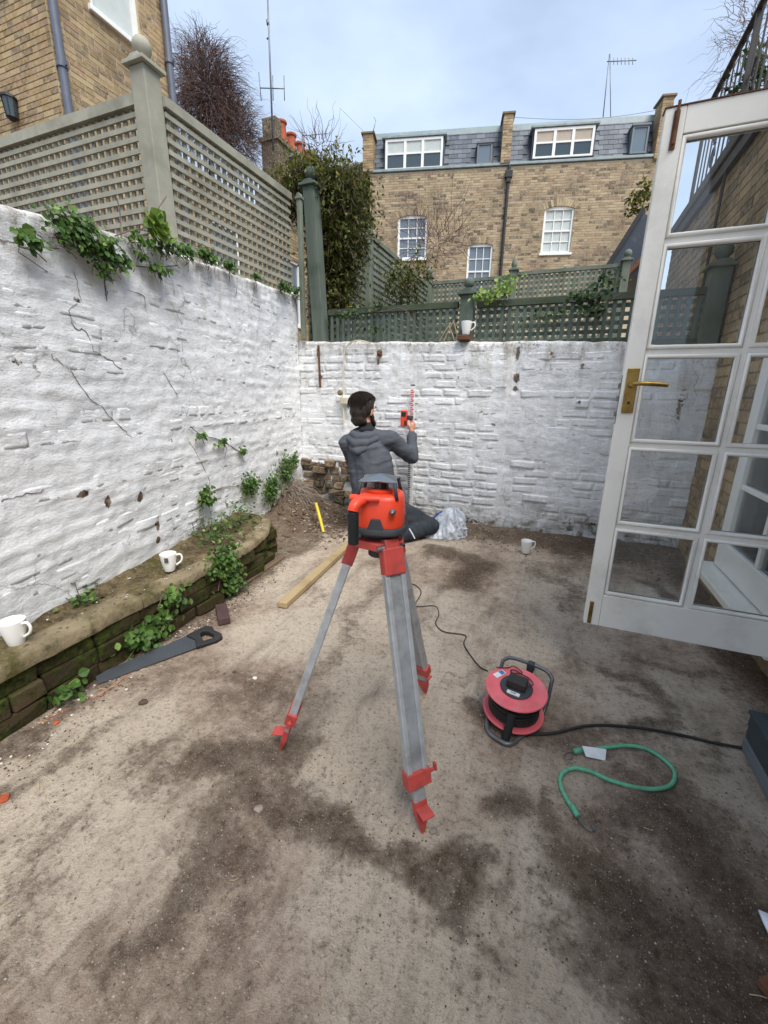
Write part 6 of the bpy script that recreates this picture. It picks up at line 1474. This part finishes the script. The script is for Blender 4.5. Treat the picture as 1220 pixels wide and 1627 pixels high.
scatter('paint_flakes','white paint flakes and pebbles along the ledge foot and wall foot',330,lambda r:byledge(r) if r.random()<.5 else bywall(r),lambda r:r.uniform(.003,.008),'flake',7)
def ontop(rr):
    y=rr.uniform(.3,2.6); x=LEDX(y)-rr.uniform(.03,.55); return (x,y,LEDZ+.006) if x>LWX(y)+.03 else None
scatter('ledge_litter','crumbs of earth and moss littering the top of the mossy ledge',900,ontop,lambda r:r.uniform(.002,.008),'crumb',8)
scatter('ledge_flakes','white paint flakes fallen on the top of the mossy ledge',160,ontop,lambda r:r.uniform(.002,.006),'flake',9)
# straw and fibre
rr=random.Random(77); mb=MB()
for k in range(230):
    p=yard(rr) if k%3 else byledge(rr); a=rr.uniform(0,2*PI); L_=rr.uniform(.01,.05); d=np.array([math.cos(a),math.sin(a),0]); s=np.array([-d[1],d[0],0]); p=np.array(p)+Z_*.003
    mb.tube([p,p+d*L_*.5+s*rr.uniform(-.006,.006)+Z_*.002,p+d*L_],rr.uniform(.0006,.0014),4)
o=mb.build('straw_bits','straw',None); stuff(o); tag(o,'bits of straw and fibre strewn over the concrete','straw')
# single stones and brick bits
for (px_,r_,mt,nm,lab) in [((45,1145),.022,'brick_red','brick_fragment','orange brick fragment in the litter at the foot of the ledge'),((90,1150),.014,'brick_red','brick_fragment','small red brick chip beside the orange fragment by the ledge'),((228,1118),.018,'crumb','earth_clod','dark clod of earth lying alone on the pale concrete'),((405,1078),.012,'flake','paint_chip','white chip lying on the concrete beyond the saw handle'),((372,1068),.012,'crumb','earth_clod','dark crumb of earth beside the white chip'),((6,1272),.02,'brick_red','brick_fragment','orange brick fragment at the edge of the yard'),((411,1288),.016,'stone','pebble','grey pebble in the dark streak left of the tripod foot'),((688,1322),.012,'stone','pebble','small pebble beside the front tripod foot'),((517,855),.035,'stone','stone','pale stone at the foot of the yellow pipe'),((545,872),.02,'stone','pebble','small pale stone beside the timber end'),((460,878),.018,'crumb','earth_clod','earth clod between the ledge end and the timber')]:
    q=atZ(*px_); rr=random.Random(int(px_[0])); o=thing(nm,lab,'stone' if nm in('stone','pebble') else 'debris',(q[0],q[1],gz(q[0],q[1])+r_*.3)); V,F=rock(rr,r_*1.2,.8); mb=MB(); mb.add(V,F); mb.build('lump',mt,o,bevel=r_*.12)
# ------------------------------------------------------------------ levelling staff and detector
stf=thing('levelling_staff','telescopic white levelling staff with red and black graduations held against the back wall','staff',tuple(atY(650,835,3.93)))
sa=atY(650,842,3.95); sa[2]=.04; sb=atY(656,613,3.965)
ax=sb-sa; SL=np.linalg.norm(ax); ax/=SL; sx_=np.cross(-Y_,ax); sx_=X_-ax*(X_@ax); sx_/=np.linalg.norm(sx_); sn=np.cross(sx_,ax); sn=sn if sn[1]<0 else -sn
SB=lambda m_,a,b,c: m_.frame_box(sa,ax,sx_,sn,a,b,c)
j1=SL*.70; 
mb=MB(); SB(mb,(0,j1),(-.026,.026),(-.012,.012)); bw(mb,'lower_section','staff_white',stf,bevel=.002)
mb=MB(); SB(mb,(j1+.0005,SL),(-.019,.019),(-.009,.009)); bw(mb,'upper_section','staff_white',stf,bevel=.002)
mb=MB(); SB(mb,(j1-.015,j1+.012),(-.029,.029),(-.015,.015)); bw(mb,'joint_collar','laser_black',stf,bevel=.002)
mb=MB(); SB(mb,(SL+.0005,SL+.012),(-.021,.021),(-.011,.011)); bw(mb,'top_cap','laser_black',stf,bevel=.002)
t=.02; k=0
while t<SL-.03:
    up_=t>j1+.02; w_=.018 if up_ else .025; f=.0092 if up_ else .0122; mt='staff_red' if up_ else 'staff_black'
    if not (j1-.03<t<j1+.02):
        mb=MB(); SB(mb,(t,t+.010),(-w_+.001,-w_+(.022 if k%5 else .03)),(f,f+.0012)); bw(mb,'graduation',mt,stf)
        if up_ and k%2: mb=MB(); SB(mb,(t+.004,t+.016),(.002,w_-.003),(f,f+.0011)); bw(mb,'graduation',mt,stf)
    t+=.020; k+=1
dt=thing('laser_detector','orange laser detector with a dark screen clamped to the staff','detector',tuple(atY(642,665,3.9)))
c=atY(642,665,3.90); mb=MB(); mb.frame_box(c,X_,Y_,Z_,(-.034,.034),(-.014,.014),(-.075,.078)); bw(mb,'case','laser_red',dt,bevel=.008)
mb=MB(); mb.frame_box(c,X_,Y_,Z_,(-.024,.024),(-.0165,-.0145),(.018,.064)); bw(mb,'screen','screen',dt,bevel=.001)
mb=MB(); mb.frame_box(c,X_,Y_,Z_,(-.019,.019),(-.0180,-.0168),(.026,.056)); bw(mb,'display','laser_glass',dt)
mb=MB(); mb.frame_box(c,X_,Y_,Z_,(.006,.033),(-.0175,-.0146),(-.058,-.018)); bw(mb,'keypad','laser_black',dt,bevel=.002)
mb=MB(); mb.frame_box(c,X_,Y_,Z_,(.0345,.085),(-.02,.02),(-.012,.03)); mb.tube([c+X_*.07+Z_*.01-Y_*.02,c+X_*.07+Z_*.01-Y_*.05],.015,10); bw(mb,'clamp','laser_black',dt,bevel=.003)
HANDP=c+np.array([.075,-.01,-.03])

# ------------------------------------------------------------------ person kneeling at the wall
def capsule(mb,p0,p1,r0,r1,n=14,sc=None):
    p0=np.asarray(p0,float); p1=np.asarray(p1,float); d=p1-p0; Ln=np.linalg.norm(d); d=d/(Ln+1e-9)
    pr=[]
    for i in range(6): a=-PI/2+PI/2*i/5; pr.append((max(1e-4,r0*math.cos(a)),r0*math.sin(a)))
    for i in range(6): a=PI/2*i/5; pr.append((max(1e-4,r1*math.cos(a)),Ln+r1*math.sin(a)))
    mb.lathe(pr,n,p0,d)
def fuse(name,shapes,mat,parent,voxel=.010,smooth=6,disp=None):
    """union of overlapping closed shapes remeshed into one continuous surface (world coords)"""
    mb=MB()
    for s in shapes:
        if s[0]=='c': capsule(mb,*s[1:])
        elif s[0]=='e': mb.ball(s[1],1,16,11,s[2])
        elif s[0]=='l':
            P=s[1]; r_=s[2]
            for i in range(len(P)-1): capsule(mb,P[i],P[i+1],r_[i],r_[i+1])
        elif s[0]=='r':   # rotated ellipsoid: centre, radii, Matrix3
            b=len(mb.v); mb.ball((0,0,0),1,16,11,s[2])
            for i in range(b,len(mb.v)): mb.v[i]=tuple(np.asarray(s[1])+np.asarray(s[3])@np.asarray(mb.v[i]))
    me=mb.mesh('tmp'); bm=bmesh.new(); bm.from_mesh(me); bmesh.ops.recalc_face_normals(bm,faces=bm.faces); bm.to_mesh(me); bm.free()
    o=bpy.data.objects.new('tmp',me); C.objects.link(o)
    m=o.modifiers.new('r','REMESH'); m.mode='VOXEL'; m.voxel_size=voxel
    m=o.modifiers.new('s','SMOOTH'); m.factor=.5; m.iterations=smooth
    dg=bpy.context.evaluated_depsgraph_get(); me2=bpy.data.meshes.new_from_object(o.evaluated_get(dg)); bpy.data.objects.remove(o)
    n=len(me2.vertices); co=np.empty(n*3); me2.vertices.foreach_get('co',co); co=co.reshape(-1,3); no=np.empty(n*3); me2.vertices.foreach_get('normal',no); no=no.reshape(-1,3)
    if disp is not None: co=co+no*disp(co)[:,None]
    co-=wl(parent); me2.vertices.foreach_set('co',co.ravel()); me2.polygons.foreach_set('use_smooth',[True]*len(me2.polygons)); me2.materials.clear(); me2.materials.append(M[mat]); me2.update()
    ob=bpy.data.objects.new(name,me2); C.objects.link(ob); ob.parent=parent; return ob
V_=lambda *a: np.array(a,float)
pel=atY(600,822,3.44); pel[2]=.27
per=thing('person','person in a grey hoodie kneeling at the wall and holding the staff','person',(pel[0],pel[1],0))
chest=atY(587,722,3.46); shL=atY(553,704,3.44); shR=atY(618,697,3.52); neck=atY(581,683,3.47); head=atY(579,652,3.50)
elR=atY(654,726,3.72); wrR=HANDP+V_(.028,-.045,-.10); hand=HANDP+V_(.016,-.035,-.045)
elL=atY(574,770,3.76); wrL=atY(605,790,3.86)
hipR=pel+V_(.09,.02,0); hipL=pel+V_(-.09,.03,.0)
knR=V_(-.96,3.58,.10); ftR=V_(-1.16,3.30,.06); knL=V_(-1.52,3.84,.07); ftL=V_(-1.50,3.38,.06)
toeR=V_(-1.22,3.17,.035); toeL=V_(-1.50,3.24,.035)
# head frame: looks toward the wall and to the right
fd=V_(.26,.96,-.08); fd/=np.linalg.norm(fd); hr=np.cross(fd,Z_); hr/=np.linalg.norm(hr); hu=np.cross(hr,fd)
HS=1.14
H=lambda r_,f,u: head+(hr*r_+fd*f+hu*u)*HS
HM=np.stack([hr,fd,hu],1)*HS
# fingers: grip round the staff/clamp from the right
fing=[]
gr=hand
g0=gr+V_(.012,.0,.02)
for k in range(4):
    zz=.036-.021*k; base=gr+V_(.020,.004,zz); ln=[.95,1.05,1.,.8][k]
    fing.append(('l',[gr+V_(.018,-.012,zz*.7),base+V_(.006,.014*ln,.004),base+V_(-.006,.038*ln,.005),base+V_(-.030,.046*ln,.003),base+V_(-.046,.034*ln,.001)],[.0105,.0100,.0092,.0085,.0075]))
thumb=('l',[gr+V_(.0,-.022,-.006),gr+V_(-.022,-.026,.020),gr+V_(-.030,-.018,.045),gr+V_(-.030,-.010,.062)],[.0125,.0115,.0098,.0082])
palm=[('e',gr+V_(.006,-.008,.004),(.026,.022,.046)),('c',wrR,gr+V_(.004,-.012,-.02),.024,.024)]
body=[('l',[pel,pel+(chest-pel)*.5,chest],[.13,.125,.14]),('c',shL,shR,.065,.065),('c',chest+V_(0,0,.04),neck,.08,.058),('c',neck,H(0,-.01,-.05),.056,.055),
      ('r',H(0,-.012,.028),(.074,.092,.092),HM),('r',H(0,.022,-.045),(.056,.066,.072),HM),('r',H(0,.062,-.088),(.030,.028,.026),HM),
      ('c',H(0,.082,.012),H(0,.106,-.028),.010,.0135),('e',H(0,.098,-.034),(.013,.013,.010)),('r',H(.076,-.008,-.012),(.009,.020,.032),HM),('r',H(-.076,-.008,-.012),(.009,.020,.032),HM),
      ('c',H(-.034,.078,.026),H(.034,.078,.026),.012,.012),('c',H(-.018,.088,-.058),H(.018,.088,-.058),.008,.008),
      ('l',[shR,elR,wrR],[.055,.045,.028]),('l',[shL,elL,wrL],[.055,.045,.028]),('e',wrL+V_(.03,.02,0),(.045,.03,.03)),
      ('l',[hipR,knR,ftR,toeR],[.09,.058,.045,.035]),('l',[hipL,knL,ftL,toeL],[.09,.058,.045,.035])]+palm+fing+[thumb]
fuse('body',body,'skin',per,.0065,3)
# hoodie
def folds(co):
    x,y,z=co.T
    return .010*fbm(x*9+z*5,z*14-x*6,61,3)+.016*np.maximum(0,fbm(x*5+z*4,z*18-x*5,62,3))-.003
hood=[('l',[pel+V_(0,0,-.01),pel+(chest-pel)*.35,pel+(chest-pel)*.7,chest],[.175,.175,.175,.165]),('l',[pel+V_(.07,0,.02),chest+V_(.06,0,-.02)],[.155,.14]),('l',[pel+V_(-.08,0,.02),chest+V_(-.07,0,-.02)],[.155,.145]),
      ('c',shL+V_(.02,0,-.005),shR+V_(-.02,0,-.005),.098,.095),('c',chest+V_(0,0,.05),neck+V_(0,0,-.045),.12,.088),
      ('l',[shR,shR+(elR-shR)*.5,elR,elR+(wrR-elR)*.45,wrR+(elR-wrR)*.16],[.083,.076,.070,.056,.047]),('l',[shL,elL,wrL],[.083,.066,.045]),
      ('c',pel+V_(0,-.02,-.03),pel+V_(0,.03,-.03),.175,.16),
      ('c',neck+V_(-.03,-.01,-.05),shL+V_(.0,0,.0),.075,.082),('c',neck+V_(.03,-.01,-.05),shR,.075,.082)]
fuse('hoodie',hood,'hoodie',per,.009,4,folds)
# collapsed hood lying over the shoulders: three drooping rolls
hd=[('l',[neck+V_(-.105,.03,-.02),neck+V_(-.09,-.07,-.035),neck+V_(-.02,-.125,-.055),neck+V_(.06,-.105,-.05),neck+V_(.105,-.02,-.03),neck+V_(.10,.04,-.02)],[.034,.038,.040,.038,.034,.028]),
    ('l',[neck+V_(-.135,.02,-.06),neck+V_(-.115,-.09,-.085),neck+V_(-.03,-.155,-.11),neck+V_(.06,-.13,-.10),neck+V_(.125,-.04,-.07)],[.032,.036,.040,.036,.030]),
    ('l',[neck+V_(-.12,-.06,-.115),neck+V_(-.06,-.14,-.155),neck+V_(.0,-.165,-.175),neck+V_(.06,-.14,-.15)],[.030,.036,.038,.030])]
fuse('hood',hd,'hoodie',per,.007,2,lambda co:.004*fbm(co[:,0]*14,co[:,2]*20,68,3))
mb=MB(); 
cuff=wrR+(elR-wrR)*.12; d=(wrR-elR); d/=np.linalg.norm(d)
capsule(mb,cuff-d*.012,cuff+d*.012,.040,.039); shade_auto(bw(mb,'cuff','hoodie',per,True),60)
fuse('collar',[('l',[neck+V_(-.05,-.03,-.005),neck+V_(0,-.055,.0),neck+V_(.06,-.03,.0),neck+V_(.06,.04,-.01),neck+V_(0,.06,-.02),neck+V_(-.05,.04,-.01),neck+V_(-.05,-.03,-.005)],[.034]*7),('c',neck+V_(0,0,-.04),neck+V_(0.005,.0,.02),.062,.060)],'collar',per,.008,4)
def jf(co): x,y,z=co.T; return .008*fbm(x*11,y*11+z*13,64,3)
tro=[('l',[hipR,hipR+(knR-hipR)*.5,knR],[.125,.105,.080]),('l',[knR,knR+(ftR-knR)*.5,ftR],[.078,.072,.060]),('l',[hipL,hipL+(knL-hipL)*.5,knL],[.125,.105,.078]),('l',[knL,ftL],[.075,.058]),('e',pel+V_(0,0,-.03),(.185,.15,.13))]
fuse('trousers',tro,'jeans',per,.010,5,jf)
mb=MB(); P=[hipR+(knR-hipR)*t+V_(.0,-.090,.02-.03*t) for t in (.35,.6,.85)]; P=[atY(650,840,3.29),atY(655,848,3.275),atY(659,856,3.265)]; mb.tube(P,.006,5); bw(mb,'reflective_trim','trim_white',per)
for ft,te,kn in ((ftR,toeR,knR),(ftL,toeL,knL)):
    d=(te-ft); d/=np.linalg.norm(d); fuse('boot',[('c',ft+V_(0,0,0),te,.058,.042),('c',ft-d*.05,ft+d*.02,.060,.060),('c',te,te+d*.06,.040,.034)],'boot',per,.010,3)
# hair: swept-back dark hair to the nape, beard
def hs(co): x,y,z=co.T; return .010*fbm(x*55+y*30,z*16+x*6,66,3)
hair=[('r',H(0,-.030,.045),(.090,.100,.088),HM),('r',H(0,-.062,-.005),(.082,.072,.094),HM),('r',H(0,-.072,-.068),(.066,.050,.062),HM),('r',H(0,.038,.086),(.062,.062,.040),HM),('l',[H(-.055,-.06,-.08),H(0,-.095,-.105),H(.055,-.06,-.085)],[.026,.028,.026]),('r',H(.068,-.035,.02),(.020,.05,.06),HM),('r',H(-.068,-.035,.02),(.020,.05,.06),HM)]
fuse('hair',hair,'hair',per,.0065,3,hs)
mb=MB(); rr=random.Random(12)
for k in range(420):
    th=rr.uniform(-1.35,1.35); pts=[]   # strands combed from the brow back over the crown to the nape
    lift=rr.uniform(1.0,1.045); a0=rr.uniform(-.5,.9); a1=a0+rr.uniform(.9,1.7)
    for i in range(7):
        a=a0+(a1-a0)*i/6
        x=.092*math.sin(th); rad=math.cos(th)*.6+.4
        f=.055*math.cos(PI*.5-a*.0)*0-.030-.105*math.sin(a-.35)*rad; u=.045+.092*math.cos(a-.35)*rad if a<1.92 else .045-.05*(a-1.55)
        if u<.0: f=min(f,-.03-.088*rad)
        j=rr.gauss(0,.0016)
        pts.append(H((x+j)*lift,f*lift+j,.02+(u-.02)*lift))
    mb.tube(pts,[.0016,.002,.002,.002,.0018,.0014,.0006],3)
stuff(bw(mb,'hair_strands','hair',per))
beard=[('l',[H(.066,.012,-.035),H(.062,.035,-.08),H(.035,.07,-.112),H(0,.088,-.120),H(-.035,.07,-.112),H(-.062,.035,-.08),H(-.066,.012,-.035)],[.014,.022,.026,.028,.026,.022,.014]),('c',H(-.02,.100,-.047),H(.02,.100,-.047),.008,.008)]
fuse('beard',beard,'hair',per,.006,2,hs)
for s in (-1,1):
    mb=MB(); mb.ball(H(s*.033,.080,.008),.011,10,8); bw(mb,'eye','ceramic',per,True)
    mb=MB(); mb.tube([H(s*.018,.096,.030),H(s*.036,.092,.034),H(s*.052,.080,.030)],.005,6); bw(mb,'eyebrow','hair',per,True)

# ------------------------------------------------------------------ plastic bag
c=atZ(706,853); c=np.array([c[0],c[1]+.06,0.])
bg=thing('plastic_bag','crumpled clear plastic bag slumped against the foot of the back wall','bag',tuple(c))
n,m=110,46; V=[]
def ridged(x,y,sd): return 1-2*abs(float(fbm(x,y,sd,1)))
for j in range(m+1):
    v=j/m
    for i in range(n):
        a=2*PI*i/n; ca,sa=math.cos(a),math.sin(a)
        cr=.16*ridged(ca*2.4+3+v*1.5,sa*2.4+v*3.1,71)+.09*ridged(ca*5+v*4,sa*5-v*5+2,74)+.05*ridged(ca*11+v*9,sa*11+v*8,76)
        rad=(1-v**1.7)**.55+.015; rx,ry=.185,.13
        out=1+.7*max(0,1-v*2.6)*max(0,math.cos(a-3.8))**2
        x=rx*rad*ca*(.8+cr)*out+.05*v; y=ry*rad*sa*(.8+cr)*out+.05*v
        z=.235*v+.035*ridged(ca*3+7,sa*3+v*3,72)*min(1,v*4)*(1 if v<.97 else .7)
        V.append((x,y,max(.003,z)))
F=[(j*n+i,j*n+(i+1)%n,(j+1)*n+(i+1)%n,(j+1)*n+i) for j in range(m) for i in range(n)]
o=rawmesh('bag_film',V,F,'bag',bg,smooth=True)
o=fuse('blue_lining',[('l',[c+V_(-.15,.02,.03),c+V_(-.13,.04,.12),c+V_(-.05,.07,.19),c+V_(.05,.08,.20),c+V_(.12,.08,.13)],[.028,.034,.028,.022,.018])],'blue_cloth',bg,.008,3,lambda co:.006*fbm(co[:,0]*25,co[:,2]*25,81,3))
